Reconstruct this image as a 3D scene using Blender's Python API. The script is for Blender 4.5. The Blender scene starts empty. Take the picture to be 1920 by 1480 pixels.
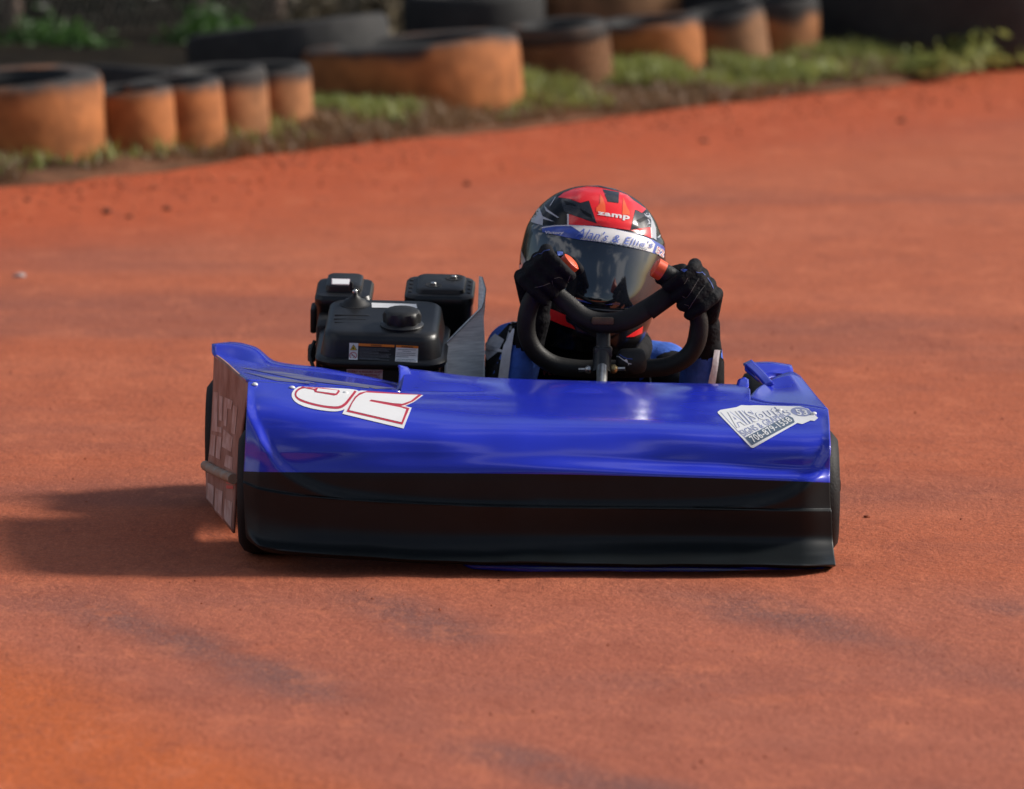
import bpy, bmesh, math, random
import numpy as np
from mathutils import Vector, Matrix, noise
from mathutils.bvhtree import BVHTree
from mathutils.geometry import tessellate_polygon

random.seed(7)
S = bpy.context.scene
COL = S.collection
R = math.radians

# ------------------------------------------------------------------ camera, sky, sun, exposure
PITCH, CAMY, CAMZ, FPX = R(7.70), -12.0, 1.95, 12720.0
cd = bpy.data.cameras.new('camera'); cam = bpy.data.objects.new('camera', cd); COL.objects.link(cam)
cam.location = (0, CAMY, CAMZ); cam.rotation_euler = (math.pi/2 - PITCH, 0, 0)
cd.sensor_width = 36; cd.lens = FPX*36/1920; cd.clip_end = 2000; cd.clip_start = 0.5
cd.dof.use_dof = True; cd.dof.focus_distance = 12.55; cd.dof.aperture_fstop = 4.5; cd.dof.aperture_blades = 7
S.camera = cam
SUN_EL, SUN_AZ = R(33), R(74)          # azimuth clockwise from +Y: the sun stands to the right, a touch behind the kart
w = bpy.data.worlds.new('World'); S.world = w; w.use_nodes = True
nt = w.node_tree; nt.nodes.clear()
sky = nt.nodes.new('ShaderNodeTexSky'); sky.sky_type = 'NISHITA'; sky.sun_disc = False
sky.sun_elevation = SUN_EL; sky.sun_rotation = SUN_AZ; sky.air_density = 1.0; sky.dust_density = 2.0
bg = nt.nodes.new('ShaderNodeBackground'); bg.inputs[1].default_value = 0.085
out = nt.nodes.new('ShaderNodeOutputWorld')
tcw = nt.nodes.new('ShaderNodeTexCoord'); mpw = nt.nodes.new('ShaderNodeMapping'); mpw.inputs['Scale'].default_value = (1, 1, 2.2)
nzw = nt.nodes.new('ShaderNodeTexNoise'); nzw.inputs['Scale'].default_value = 2.4; nzw.inputs['Detail'].default_value = 7; nzw.inputs['Roughness'].default_value = 0.55
mrw = nt.nodes.new('ShaderNodeMapRange'); mrw.interpolation_type = 'SMOOTHSTEP'; mrw.inputs['From Min'].default_value = 0.52; mrw.inputs['From Max'].default_value = 0.64; mrw.inputs['To Max'].default_value = 0.75
mxw = nt.nodes.new('ShaderNodeMix'); mxw.data_type = 'RGBA'; mxw.inputs[7].default_value = (10.5, 10.6, 11.0, 1)      # broken bright cloud over the whole sky
nt.links.new(tcw.outputs['Generated'], mpw.inputs[0]); nt.links.new(mpw.outputs[0], nzw.inputs['Vector']); nt.links.new(nzw.outputs['Fac'], mrw.inputs['Value'])
nt.links.new(mrw.outputs[0], mxw.inputs[0]); nt.links.new(sky.outputs[0], mxw.inputs[6]); nt.links.new(mxw.outputs[2], bg.inputs[0]); nt.links.new(bg.outputs[0], out.inputs[0])
ld = bpy.data.lights.new('sun', 'SUN'); ld.energy = 4.4; ld.angle = R(10); ld.color = (1.0, 0.94, 0.86)
lo = bpy.data.objects.new('sun', ld); COL.objects.link(lo)
sd = Vector((math.sin(SUN_AZ)*math.cos(SUN_EL), math.cos(SUN_AZ)*math.cos(SUN_EL), math.sin(SUN_EL)))
lo.rotation_euler = sd.to_track_quat('Z', 'Y').to_euler(); lo.location = sd*20
S.view_settings.view_transform = 'Standard'; S.view_settings.look = 'None'
S.view_settings.gamma = 1; S.view_settings.use_curve_mapping = False; S.view_settings.exposure = 0.08

# ------------------------------------------------------------------ survey helpers: photo sight line -> point at a given distance
CO, SI = math.cos(PITCH), math.sin(PITCH)
CAM = Vector((0, CAMY, CAMZ))
def ray(px, py):
    cx, cy = (px-960)/FPX, (740-py)/FPX
    return Vector((cx, CO+cy*SI, -SI+cy*CO))
def at(px, py, Y):
    d = ray(px, py); return CAM + d*((Y-CAMY)/d.y)
def ground(px, py, z=0.0):
    d = ray(px, py); return CAM + d*((z-CAMZ)/d.z)

# ------------------------------------------------------------------ materials
def mat(name, col, rough=0.5, metal=0.0, var=0.0, vscale=20.0, bump=0.0, bscale=60.0, coat=0.0, col2=None, spec=0.5, stretch=(1,1,1), detail=5.0, thresh=None):
    m = bpy.data.materials.new(name); m.use_nodes = True
    n = m.node_tree; b = n.nodes['Principled BSDF']
    b.inputs['Base Color'].default_value = (*col, 1); b.inputs['Roughness'].default_value = rough
    b.inputs['Metallic'].default_value = metal; b.inputs['Coat Weight'].default_value = coat
    b.inputs['Coat Roughness'].default_value = 0.14; b.inputs['Specular IOR Level'].default_value = spec
    tc = n.nodes.new('ShaderNodeTexCoord'); mp = n.nodes.new('ShaderNodeMapping'); mp.inputs['Scale'].default_value = stretch
    n.links.new(tc.outputs['Object'], mp.inputs[0])
    if var > 0 or col2:
        t = n.nodes.new('ShaderNodeTexNoise'); t.inputs['Scale'].default_value = vscale; t.inputs['Detail'].default_value = detail
        n.links.new(mp.outputs[0], t.inputs['Vector'])
        r = n.nodes.new('ShaderNodeValToRGB')
        lo_, hi_ = thresh or (0.3, 0.7)
        r.color_ramp.elements[0].position = lo_; r.color_ramp.elements[1].position = hi_
        a = col if col2 else tuple(c*(1-var) for c in col)
        c2 = col2 if col2 else tuple(min(1, c*(1+var)) for c in col)
        r.color_ramp.elements[0].color = (*a, 1); r.color_ramp.elements[1].color = (*c2, 1)
        n.links.new(t.outputs['Fac'], r.inputs[0]); n.links.new(r.outputs[0], b.inputs['Base Color'])
    if bump > 0:
        t2 = n.nodes.new('ShaderNodeTexNoise'); t2.inputs['Scale'].default_value = bscale; t2.inputs['Detail'].default_value = 4
        n.links.new(mp.outputs[0], t2.inputs['Vector'])
        bp = n.nodes.new('ShaderNodeBump'); bp.inputs['Strength'].default_value = bump; bp.inputs['Distance'].default_value = 0.01
        n.links.new(t2.outputs['Fac'], bp.inputs['Height']); n.links.new(bp.outputs[0], b.inputs['Normal'])
    return m

M = {}
M['blue'] = mat('blue_plastic', (0.018, 0.034, 0.54), 0.22, var=0.08, vscale=9, bump=0.05, bscale=9, coat=0.6)
M['black_panel'] = mat('black_plastic_panel', (0.005, 0.0075, 0.009), 0.45, spec=0.32, var=0.25, vscale=12, bump=0.04, bscale=14)
M['rubber'] = mat('kart_rubber', (0.010, 0.010, 0.011), 0.62, spec=0.25, var=0.3, vscale=40, bump=0.15, bscale=220)
M['grip'] = mat('grip_rubber', (0.013, 0.013, 0.013), 0.55, spec=0.3, var=0.25, vscale=30, bump=0.12, bscale=300)
M['engine'] = mat('engine_black_paint', (0.006, 0.007, 0.009), 0.38, var=0.4, vscale=35, bump=0.05, bscale=300, col2=(0.012, 0.012, 0.013))
M['engine_dark'] = mat('engine_dark_metal', (0.008, 0.008, 0.008), 0.55, var=0.4, vscale=50)
M['alu'] = mat('brushed_aluminium', (0.78, 0.77, 0.74), 0.5, metal=0.1, var=0.18, vscale=30, bump=0.05, bscale=200, stretch=(1, 1, 8))
M['steel'] = mat('zinc_steel', (0.55, 0.55, 0.53), 0.33, metal=1.0, var=0.2, vscale=80)
M['white'] = mat('white_vinyl', (0.80, 0.80, 0.80), 0.35, var=0.02)
M['red_vinyl'] = mat('red_vinyl', (0.50, 0.03, 0.06), 0.35, var=0.05)
M['slate'] = mat('slate_vinyl', (0.10, 0.14, 0.20), 0.4, var=0.05)
M['slate_blue'] = mat('slate_blue_vinyl', (0.28, 0.31, 0.50), 0.4, var=0.05)
M['orange_label'] = mat('orange_label', (0.80, 0.22, 0.02), 0.4, var=0.04)
M['yellow'] = mat('yellow_label', (0.70, 0.48, 0.03), 0.4, var=0.04)
M['black'] = mat('black_print', (0.01, 0.01, 0.01), 0.5, var=0.1)
M['grey_print'] = mat('grey_print', (0.20, 0.21, 0.24), 0.5, var=0.1)
M['pink_label'] = mat('worn_pink_label', (0.52, 0.40, 0.44), 0.5, var=0.15, vscale=120)
M['maroon'] = mat('maroon_print', (0.30, 0.03, 0.07), 0.5, var=0.1)
M['orange_cap'] = mat('orange_plastic', (0.85, 0.10, 0.025), 0.4, var=0.06)
M['helmet_black'] = mat('helmet_black_gloss', (0.005, 0.005, 0.006), 0.2, var=0.2, spec=0.35)
M['helmet_red'] = mat('helmet_red_gloss', (0.85, 0.018, 0.022), 0.22, var=0.06, coat=0.5)
M['helmet_orange'] = mat('helmet_orange_gloss', (0.90, 0.12, 0.03), 0.2, var=0.06, coat=0.7)
M['helmet_grey'] = mat('helmet_grey_gloss', (0.48, 0.50, 0.54), 0.22, var=0.1, coat=0.7)
M['helmet_charcoal'] = mat('helmet_charcoal_gloss', (0.020, 0.021, 0.026), 0.25, var=0.1, coat=0.3)
M['helmet_white'] = mat('helmet_white_gloss', (0.75, 0.74, 0.74), 0.25, var=0.03, coat=0.5)
M['visor'] = mat('smoked_visor', (0.010, 0.012, 0.018), 0.06, var=0.1, bump=0.05, bscale=5)
M['visor'].node_tree.nodes['Principled BSDF'].inputs['IOR'].default_value = 2.0
M['strip_blue'] = mat('visor_strip_blue', (0.04, 0.09, 0.46), 0.3, var=0.25, vscale=60, coat=0.5)
M['script_blue'] = mat('script_blue', (0.10, 0.16, 0.52), 0.35, var=0.2, coat=0.4)
M['suit_black'] = mat('suit_black_cloth', (0.008, 0.008, 0.010), 0.85, var=0.3, vscale=60, bump=0.5, bscale=35, spec=0.2)
M['suit_blue'] = mat('suit_blue_cloth', (0.06, 0.15, 0.58), 0.8, var=0.25, vscale=30, bump=0.6, bscale=32, spec=0.25)
M['suit_white'] = mat('suit_white_cloth', (0.62, 0.62, 0.66), 0.8, var=0.1, vscale=60, bump=0.3, bscale=50, spec=0.2)
M['glove'] = mat('glove_black_leather', (0.006, 0.006, 0.008), 0.75, var=0.3, vscale=80, bump=0.35, bscale=110, spec=0.15)
M['stitch'] = mat('pale_stitching', (0.20, 0.18, 0.15), 0.8, var=0.3, vscale=300)
M['glove_blue'] = mat('glove_blue_print', (0.03, 0.07, 0.32), 0.6, var=0.2)
M['seat'] = mat('grey_fibreglass', (0.06, 0.06, 0.065), 0.5, var=0.2)
M['frame'] = mat('frame_black_paint', (0.02, 0.02, 0.022), 0.45, var=0.2)
M['dusty_shade_panel'] = mat('dusty_shaded_side_panel', (0.22, 0.085, 0.056), 0.6, var=0.25, vscale=16, bump=0.1, bscale=80, col2=(0.44, 0.25, 0.20))  # dust, with shade and red ground reflection painted into a white panel
M['panel_letter'] = mat('dusty_panel_letter', (0.66, 0.50, 0.46), 0.6, var=0.2, vscale=35, col2=(0.42, 0.22, 0.17))
M['dusty_bar'] = mat('dusty_bar', (0.36, 0.20, 0.12), 0.6, var=0.3, vscale=25, col2=(0.34, 0.31, 0.25))
M['black_screw'] = M['engine_dark']

def clay_material():
    m = bpy.data.materials.new('red_clay'); m.use_nodes = True
    n = m.node_tree; N = n.nodes; L = n.links; b = N['Principled BSDF']
    b.inputs['Roughness'].default_value = 0.82; b.inputs['Specular IOR Level'].default_value = 0.25
    tc = N.new('ShaderNodeTexCoord')
    def noi(scale, detail, stretch=(1,1,1), rot=0.0, loc=(0,0,0), rough=0.55):
        mp = N.new('ShaderNodeMapping'); mp.inputs['Scale'].default_value = stretch
        mp.inputs['Rotation'].default_value = (0,0,rot); mp.inputs['Location'].default_value = loc
        L.new(tc.outputs['Object'], mp.inputs[0])
        t = N.new('ShaderNodeTexNoise'); t.inputs['Scale'].default_value = scale; t.inputs['Detail'].default_value = detail; t.inputs['Roughness'].default_value = rough
        L.new(mp.outputs[0], t.inputs['Vector']); return t.outputs['Fac']
    def rmp(f, a, c):
        r = N.new('ShaderNodeMapRange'); r.interpolation_type = 'SMOOTHSTEP'
        r.inputs['From Min'].default_value = a; r.inputs['From Max'].default_value = c; L.new(f, r.inputs['Value']); return r.outputs[0]
    def mix(f, a, c):
        x = N.new('ShaderNodeMix'); x.data_type = 'RGBA'
        if isinstance(f, (int, float)): x.inputs[0].default_value = f
        else: L.new(f, x.inputs[0])
        for i, v in ((6, a), (7, c)):
            if isinstance(v, tuple): x.inputs[i].default_value = (*v, 1)
            else: L.new(v, x.inputs[i])
        return x.outputs[2]
    def mth(op, a, c):
        x = N.new('ShaderNodeMath'); x.operation = op
        for i, v in ((0, a), (1, c)):
            if isinstance(v, (int, float)): x.inputs[i].default_value = v
            else: L.new(v, x.inputs[i])
        return x.outputs[0]
    sep = N.new('ShaderNodeSeparateXYZ'); L.new(tc.outputs['Object'], sep.inputs[0])
    X, Y = sep.outputs[0], sep.outputs[1]
    ORANGE, BROWN, PALE, DARK = (0.46, 0.068, 0.012), (0.42, 0.098, 0.038), (0.46, 0.122, 0.055), (0.22, 0.072, 0.052)
    # loose red soil thrown to the outer edge and left in the inside corner; polished greyer racing line between
    wob = noi(0.8, 3, loc=(3, 1, 0))
    ACR = mth('ADD', mth('MULTIPLY', mth('ADD', X, 1.41), -0.774), mth('MULTIPLY', mth('SUBTRACT', Y, 6.7), 0.633))   # metres past the verge line
    ACRW = mth('ADD', ACR, mth('MULTIPLY', mth('SUBTRACT', wob, 0.5), 0.9))
    loose = rmp(ACRW, -1.7, -0.5)
    INS = mth('ADD', mth('ADD', mth('MULTIPLY', X, -0.55), mth('MULTIPLY', Y, -0.30)), mth('MULTIPLY', mth('SUBTRACT', wob, 0.5), 0.22))
    inside = rmp(INS, 0.64, 0.82)
    c = mix(rmp(noi(1.4, 4, stretch=(0.5, 1, 1)), 0.38, 0.66), BROWN, PALE)
    c = mix(mth('MULTIPLY', rmp(noi(0.9, 4, stretch=(0.35, 1.1, 1), rot=R(-18), loc=(5, 2, 0)), 0.47, 0.68), 0.72), c, DARK)
    # tyre streaks curving down to the right in front of the kart
    st = mth('ADD', mth('MULTIPLY', X, 0.55), mth('ADD', mth('MULTIPLY', Y, 0.28), mth('MULTIPLY', noi(1.3, 3, loc=(9, 4, 0)), 0.22)))
    tri = N.new('ShaderNodeMath'); tri.operation = 'PINGPONG'; L.new(mth('ADD', st, 5.03), tri.inputs[0]); tri.inputs[1].default_value = 0.15
    streak = mth('MULTIPLY', rmp(tri.outputs[0], 0.06, 0.145), rmp(noi(1.6, 3, stretch=(0.6, 0.5, 1), loc=(2, 8, 0)), 0.40, 0.60))
    near = rmp(mth('MULTIPLY', Y, -1.0), -0.1, 0.5)
    c = mix(mth('MULTIPLY', near, 0.5), c, (0.33, 0.108, 0.076))
    c = mix(mth('MULTIPLY', mth('MULTIPLY', streak, near), 0.85), c, (0.145, 0.072, 0.068))
    c = mix(mth('MULTIPLY', loose, 0.9), c, ORANGE)
    c = mix(mth('MULTIPLY', inside, 0.92), c, (0.52, 0.105, 0.014))
    # fine grain, drawn out along the racing line
    g4 = noi(300, 3, stretch=(1, 0.45, 1), rough=0.7); g1 = noi(26, 6, stretch=(0.8, 0.55, 1), rough=0.75); g2 = noi(110, 4, stretch=(1, 0.45, 1), rough=0.75); g3 = noi(5, 6, stretch=(0.8, 0.6, 1), loc=(1, 7, 0), rough=0.7)
    c = mix(mth('MULTIPLY', rmp(g1, 0.54, 0.68), 0.6), c, (0.24, 0.055, 0.026))
    c = mix(mth('MULTIPLY', rmp(g2, 0.50, 0.66), 0.6), c, (0.27, 0.075, 0.04))
    c = mix(mth('MULTIPLY', rmp(g2, 0.48, 0.34), 0.5), c, (0.60, 0.19, 0.095))
    c = mix(mth('MULTIPLY', rmp(g4, 0.50, 0.64), 0.5), c, (0.22, 0.065, 0.036))
    c = mix(mth('MULTIPLY', rmp(g4, 0.46, 0.34), 0.4), c, (0.60, 0.19, 0.10))
    g5 = noi(9, 6, stretch=(0.8, 0.5, 1), loc=(4, 4, 0), rough=0.7)
    c = mix(mth('MULTIPLY', rmp(g5, 0.52, 0.66), 0.42), c, (0.27, 0.068, 0.036))
    c = mix(mth('MULTIPLY', rmp(g5, 0.46, 0.36), 0.30), c, (0.60, 0.18, 0.085))
    c = mix(mth('MULTIPLY', rmp(g3, 0.55, 0.75), 0.30), c, (0.52, 0.125, 0.05))
    L.new(c, b.inputs['Base Color'])
    h = mth('ADD', mth('MULTIPLY', g1, 0.6), mth('ADD', mth('MULTIPLY', g2, 0.25), mth('MULTIPLY', g3, 0.7)))
    bp = N.new('ShaderNodeBump'); bp.inputs['Strength'].default_value = 0.55; bp.inputs['Distance'].default_value = 0.02
    L.new(h, bp.inputs['Height']); L.new(bp.outputs[0], b.inputs['Normal'])
    return m
M['clay'] = clay_material()
M['verge'] = mat('verge_soil', (0.07, 0.035, 0.018), 0.95, bump=0.8, bscale=25, vscale=5, col2=(0.20, 0.085, 0.045), spec=0.15)
M['clod'] = mat('dark_clay_clod', (0.10, 0.035, 0.018), 0.9, var=0.35, vscale=60, bump=0.5, bscale=90)
M['clod_red'] = mat('red_clay_clod', (0.30, 0.075, 0.03), 0.9, var=0.3, vscale=60, bump=0.5, bscale=90)
M['pebble'] = mat('grey_pebble', (0.42, 0.36, 0.34), 0.7, var=0.2, vscale=80, bump=0.2, bscale=90)

def muddy_rubber(name, level, clay):
    """black rubber caked with dried clay from the ground up to about `level` (0..1 of its height)"""
    m = bpy.data.materials.new(name); m.use_nodes = True
    n = m.node_tree; N = n.nodes; L = n.links; b = N['Principled BSDF']
    b.inputs['Roughness'].default_value = 0.8; b.inputs['Specular IOR Level'].default_value = 0.3
    tc = N.new('ShaderNodeTexCoord'); sp = N.new('ShaderNodeSeparateXYZ'); L.new(tc.outputs['Generated'], sp.inputs[0])
    oi = N.new('ShaderNodeObjectInfo')
    va = N.new('ShaderNodeVectorMath'); va.operation = 'ADD'
    vm = N.new('ShaderNodeVectorMath'); vm.operation = 'SCALE'; vm.inputs[0].default_value = (7, 5, 3); L.new(oi.outputs['Random'], vm.inputs['Scale'])
    L.new(tc.outputs['Object'], va.inputs[0]); L.new(vm.outputs[0], va.inputs[1])
    t = N.new('ShaderNodeTexNoise'); t.inputs['Scale'].default_value = 4.5; t.inputs['Detail'].default_value = 4; L.new(va.outputs[0], t.inputs['Vector'])
    def mth(op, a, c):
        x = N.new('ShaderNodeMath'); x.operation = op
        for i, v in ((0, a), (1, c)):
            if isinstance(v, (int, float)): x.inputs[i].default_value = v
            else: L.new(v, x.inputs[i])
        return x.outputs[0]
    f = mth('ADD', sp.outputs[2], mth('MULTIPLY', mth('SUBTRACT', t.outputs['Fac'], 0.5), 0.45))
    mr = N.new('ShaderNodeMapRange'); mr.interpolation_type = 'SMOOTHSTEP'
    mr.inputs['From Min'].default_value = level+0.09; mr.inputs['From Max'].default_value = level-0.12; L.new(f, mr.inputs['Value'])
    t2 = N.new('ShaderNodeTexNoise'); t2.inputs['Scale'].default_value = 14; t2.inputs['Detail'].default_value = 5; L.new(va.outputs[0], t2.inputs['Vector'])
    cr = N.new('ShaderNodeValToRGB'); cr.color_ramp.elements[0].color = (*[c*0.7 for c in clay], 1); cr.color_ramp.elements[1].color = (*[min(1, c*1.25) for c in clay], 1)
    cr.color_ramp.elements[0].position = 0.3; cr.color_ramp.elements[1].position = 0.7
    L.new(t2.outputs['Fac'], cr.inputs[0])
    rb = N.new('ShaderNodeValToRGB'); rb.color_ramp.elements[0].color = (0.016, 0.016, 0.017, 1); rb.color_ramp.elements[1].color = (0.05, 0.048, 0.046, 1)
    L.new(t2.outputs['Fac'], rb.inputs[0])
    x = N.new('ShaderNodeMix'); x.data_type = 'RGBA'; L.new(mr.outputs[0], x.inputs[0]); L.new(rb.outputs[0], x.inputs[6]); L.new(cr.outputs[0], x.inputs[7])
    L.new(x.outputs[2], b.inputs['Base Color'])
    bp = N.new('ShaderNodeBump'); bp.inputs['Strength'].default_value = 0.4; bp.inputs['Distance'].default_value = 0.01
    L.new(t2.outputs['Fac'], bp.inputs['Height']); L.new(bp.outputs[0], b.inputs['Normal'])
    return m
CLAYC = (0.36, 0.130, 0.040)
M['tyre_caked'] = muddy_rubber('rubber_caked_with_clay', 0.92, CLAYC)
M['tyre_half'] = muddy_rubber('rubber_half_caked', 0.80, (0.34, 0.145, 0.058))
M['tyre_dusty'] = muddy_rubber('rubber_dusty', 0.88, (0.25, 0.125, 0.06))
M['tyre_bare'] = muddy_rubber('rubber_bare', 0.12, (0.12, 0.06, 0.03))

M['tyre_inside'] = mat('tyre_inside_rubber', (0.010, 0.010, 0.010), 0.8, var=0.3, vscale=15)
def leaf_mat(name, a, c, trans=0.25):
    m = mat(name, a, 0.6, vscale=2.5, col2=c, detail=3)
    n = m.node_tree; b = n.nodes['Principled BSDF']
    tr = n.nodes.new('ShaderNodeBsdfTranslucent'); tr.inputs[0].default_value = (*[min(1, x*1.4) for x in c], 1)
    mx = n.nodes.new('ShaderNodeMixShader'); mx.inputs[0].default_value = trans
    o = n.nodes['Material Output']; n.links.new(b.outputs[0], mx.inputs[1]); n.links.new(tr.outputs[0], mx.inputs[2]); n.links.new(mx.outputs[0], o.inputs[0])
    return m
M['grass'] = leaf_mat('green_grass', (0.12, 0.15, 0.035), (0.32, 0.35, 0.10))
M['dead'] = leaf_mat('dead_grass', (0.12, 0.06, 0.03), (0.30, 0.19, 0.10), 0.15)
M['shade_leaf'] = leaf_mat('shade_toned_foliage', (0.003, 0.005, 0.002), (0.010, 0.017, 0.005), 0.08)  # canopy shade put into the leaf colour, hence near-black
M['weed'] = leaf_mat('bright_weed', (0.03, 0.075, 0.018), (0.07, 0.16, 0.035), 0.25)
M['straw'] = leaf_mat('dry_straw', (0.12, 0.095, 0.06), (0.28, 0.23, 0.15), 0.15)
M['bark'] = mat('grey_bark', (0.05, 0.04, 0.032), 0.9, var=0.4, vscale=14, bump=0.8, bscale=30)
M['post'] = mat('weathered_post', (0.24, 0.165, 0.13), 0.85, var=0.3, vscale=12, bump=0.4, bscale=40)
M['wire'] = mat('galvanised_wire', (0.085, 0.08, 0.065), 0.6, metal=0.3, var=0.2)
M['shade_litter'] = mat('shade_toned_litter', (0.005, 0.004, 0.003), 0.95, spec=0.1, vscale=9, col2=(0.018, 0.013, 0.008), bump=0.8, bscale=30)  # woodland shade put into the colour of the leaf floor

# ------------------------------------------------------------------ object helpers
ORG = {}
def thing(name, label, cat, loc, group=None):
    o = bpy.data.objects.new(name, None); COL.objects.link(o); o.location = loc; o.empty_display_size = 0.1
    o['label'] = label; o['category'] = cat
    if group: o['group'] = group
    ORG[o.name] = Vector(loc); return o
def build(name, verts, faces, mats, parent=None, idx=None, smooth=True, label=None, angle=40):
    """one mesh object from world-space points; a child keeps its thing's origin"""
    org = ORG[parent.name] if parent else Vector((0, 0, 0))
    me = bpy.data.meshes.new(name)
    me.from_pydata([tuple(Vector(v)-org) for v in verts], [], faces)
    for m in (mats if isinstance(mats, (list, tuple)) else [mats]): me.materials.append(m)
    if idx is not None: me.polygons.foreach_set('material_index', idx)
    me.update()
    if smooth:
        me.polygons.foreach_set('use_smooth', [True]*len(me.polygons))
        try: me.set_sharp_from_angle(angle=R(angle))
        except Exception: pass
    o = bpy.data.objects.new(name, me); COL.objects.link(o)
    if parent: o.parent = parent
    ORG[o.name] = org
    if label: o['label'] = label
    return o
def struct(o): o['kind'] = 'structure'; return o
def stuff(o): o['kind'] = 'stuff'; return o
class MB:
    """collects shapes for one mesh"""
    def __init__(s): s.v = []; s.f = []
    def add(s, v, f):
        k = len(s.v); s.v += [Vector(p) for p in v]; s.f += [tuple(i+k for i in q) for q in f]
    def xf(s, M4):
        s.v = [M4 @ p for p in s.v]; return s
    def box(s, c, d, bev=0.0):
        bm = bmesh.new(); bmesh.ops.create_cube(bm, size=1)
        for v in bm.verts: v.co = Vector((v.co.x*d[0], v.co.y*d[1], v.co.z*d[2]))
        if bev: bmesh.ops.bevel(bm, geom=bm.edges[:]+bm.verts[:], offset=bev, segments=2, affect='EDGES', profile=0.5)
        bm.verts.index_update()
        s.add([v.co+Vector(c) for v in bm.verts], [[v.index for v in f.verts] for f in bm.faces]); bm.free(); return s
    def tube(s, pts, r, n=14, cap=True, flat=1.0):
        pts = [Vector(p) for p in pts]; rs = r if isinstance(r, (list, tuple)) else [r]*len(pts)
        V = []; F = []; up = Vector((0, 0.3, 1)).normalized(); prev = None
        for i, p in enumerate(pts):
            t = (pts[min(i+1, len(pts)-1)]-pts[max(i-1, 0)]).normalized()
            a = (prev - t*prev.dot(t)) if prev else (up - t*up.dot(t))
            if a.length < 1e-4: a = Vector((1, 0, 0)) - t*t.x
            a.normalize(); prev = a; b = t.cross(a)
            for k in range(n):
                an = 2*math.pi*k/n; V.append(p + (a*math.cos(an)+b*math.sin(an)*flat)*rs[i])
        m = len(pts)
        for i in range(m-1):
            for k in range(n):
                F.append((i*n+k, i*n+(k+1) % n, (i+1)*n+(k+1) % n, (i+1)*n+k))
        if cap: F.append(tuple(range(n-1, -1, -1))); F.append(tuple(range((m-1)*n, m*n)))
        s.add(V, F); return s
    def lathe(s, prof, n=32, closed=False):
        V = []; F = []; m = len(prof)
        for (r, z) in prof:
            for k in range(n):
                a = 2*math.pi*k/n; V.append((r*math.cos(a), r*math.sin(a), z))
        for i in range(m if closed else m-1):
            j = (i+1) % m
            for k in range(n):
                F.append((i*n+k, i*n+(k+1) % n, j*n+(k+1) % n, j*n+k))
        if not closed: F.append(tuple(range(n-1, -1, -1))); F.append(tuple(range((m-1)*n, m*n)))
        s.add(V, F); return s
    def sphere(s, c, r, nu=18, nv=10):
        r = r if isinstance(r, (tuple, list)) else (r, r, r); V = [(c[0], c[1], c[2]+r[2])]; F = []
        for j in range(1, nv):
            for i in range(nu):
                t = math.pi*j/nv; a = 2*math.pi*i/nu
                V.append((c[0]+r[0]*math.sin(t)*math.cos(a), c[1]+r[1]*math.sin(t)*math.sin(a), c[2]+r[2]*math.cos(t)))
        V.append((c[0], c[1], c[2]-r[2])); L = len(V)-1
        for i in range(nu):
            F.append((0, 1+i, 1+(i+1) % nu)); F.append((L, L-nu+(i+1) % nu, L-nu+i))
        for j in range(nv-2):
            for i in range(nu):
                a = 1+j*nu+i; b = 1+j*nu+(i+1) % nu; F.append((a, a+nu, b+nu, b))
        s.add(V, F); return s
    def rrects(s, levels, n=6):
        """loft of rounded rectangles: (cx, cy, z, half x, half y, corner radius)"""
        V = []; F = []
        for (cx, cy, z, hx, hy, rr) in levels:
            for q, (sx, sy) in enumerate(((1, 1), (-1, 1), (-1, -1), (1, -1))):
                for k in range(n+1):
                    a = math.pi/2*(q+k/n); V.append((cx+sx*(hx-rr)+rr*math.cos(a), cy+sy*(hy-rr)+rr*math.sin(a), z))
        c = 4*(n+1)
        for i in range(len(levels)-1):
            for k in range(c): F.append((i*c+k, i*c+(k+1) % c, (i+1)*c+(k+1) % c, (i+1)*c+k))
        F.append(tuple(range(c-1, -1, -1))); F.append(tuple(range((len(levels)-1)*c, len(levels)*c)))
        s.add(V, F); return s
    def plate(s, poly, d):
        """polygon of points extruded by vector d"""
        n = len(poly); d = Vector(d); P = [Vector(p) for p in poly]
        tri = tessellate_polygon([P])
        s.add(P+[p+d for p in P], [tuple(t) for t in tri]+[tuple(i+n for i in reversed(t)) for t in tri]+[(i, (i+1) % n, (i+1) % n+n, i+n) for i in range(n)])
        return s
    def build(s, name, m, parent=None, **k): return build(name, s.v, s.f, m, parent, **k)
def pchip(xs, ys, x):
    xs = np.asarray(xs, float); ys = np.asarray(ys, float); x = np.clip(np.asarray(x, float), xs[0], xs[-1])
    h = np.diff(xs); d = np.diff(ys)/h; m = np.zeros(len(xs))
    for i in range(1, len(xs)-1):
        if d[i-1]*d[i] > 0:
            w1, w2 = 2*h[i]+h[i-1], h[i]+2*h[i-1]; m[i] = (w1+w2)/(w1/d[i-1]+w2/d[i])
    m[0], m[-1] = d[0], d[-1]
    k = np.clip(np.searchsorted(xs, x)-1, 0, len(xs)-2); t = (x-xs[k])/h[k]
    return ((1+2*t)*(1-t)**2*ys[k]+t*(1-t)**2*h[k]*m[k]+t*t*(3-2*t)*ys[k+1]+t*t*(t-1)*h[k]*m[k+1])
def smooth_path(pts, n):
    P = np.array([tuple(p) for p in pts]); d = np.r_[0, np.cumsum(np.linalg.norm(np.diff(P, axis=0), axis=1))]
    Q = []
    t = np.linspace(0, d[-1], n)
    for i in t:
        k = min(max(np.searchsorted(d, i)-1, 0), len(P)-2); u = (i-d[k])/(d[k+1]-d[k])
        p0 = P[max(k-1, 0)]; p1 = P[k]; p2 = P[k+1]; p3 = P[min(k+2, len(P)-1)]
        Q.append(Vector(0.5*((2*p1)+(-p0+p2)*u+(2*p0-5*p1+4*p2-p3)*u*u+(-p0+3*p1-3*p2+p3)*u**3)))
    return Q
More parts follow.
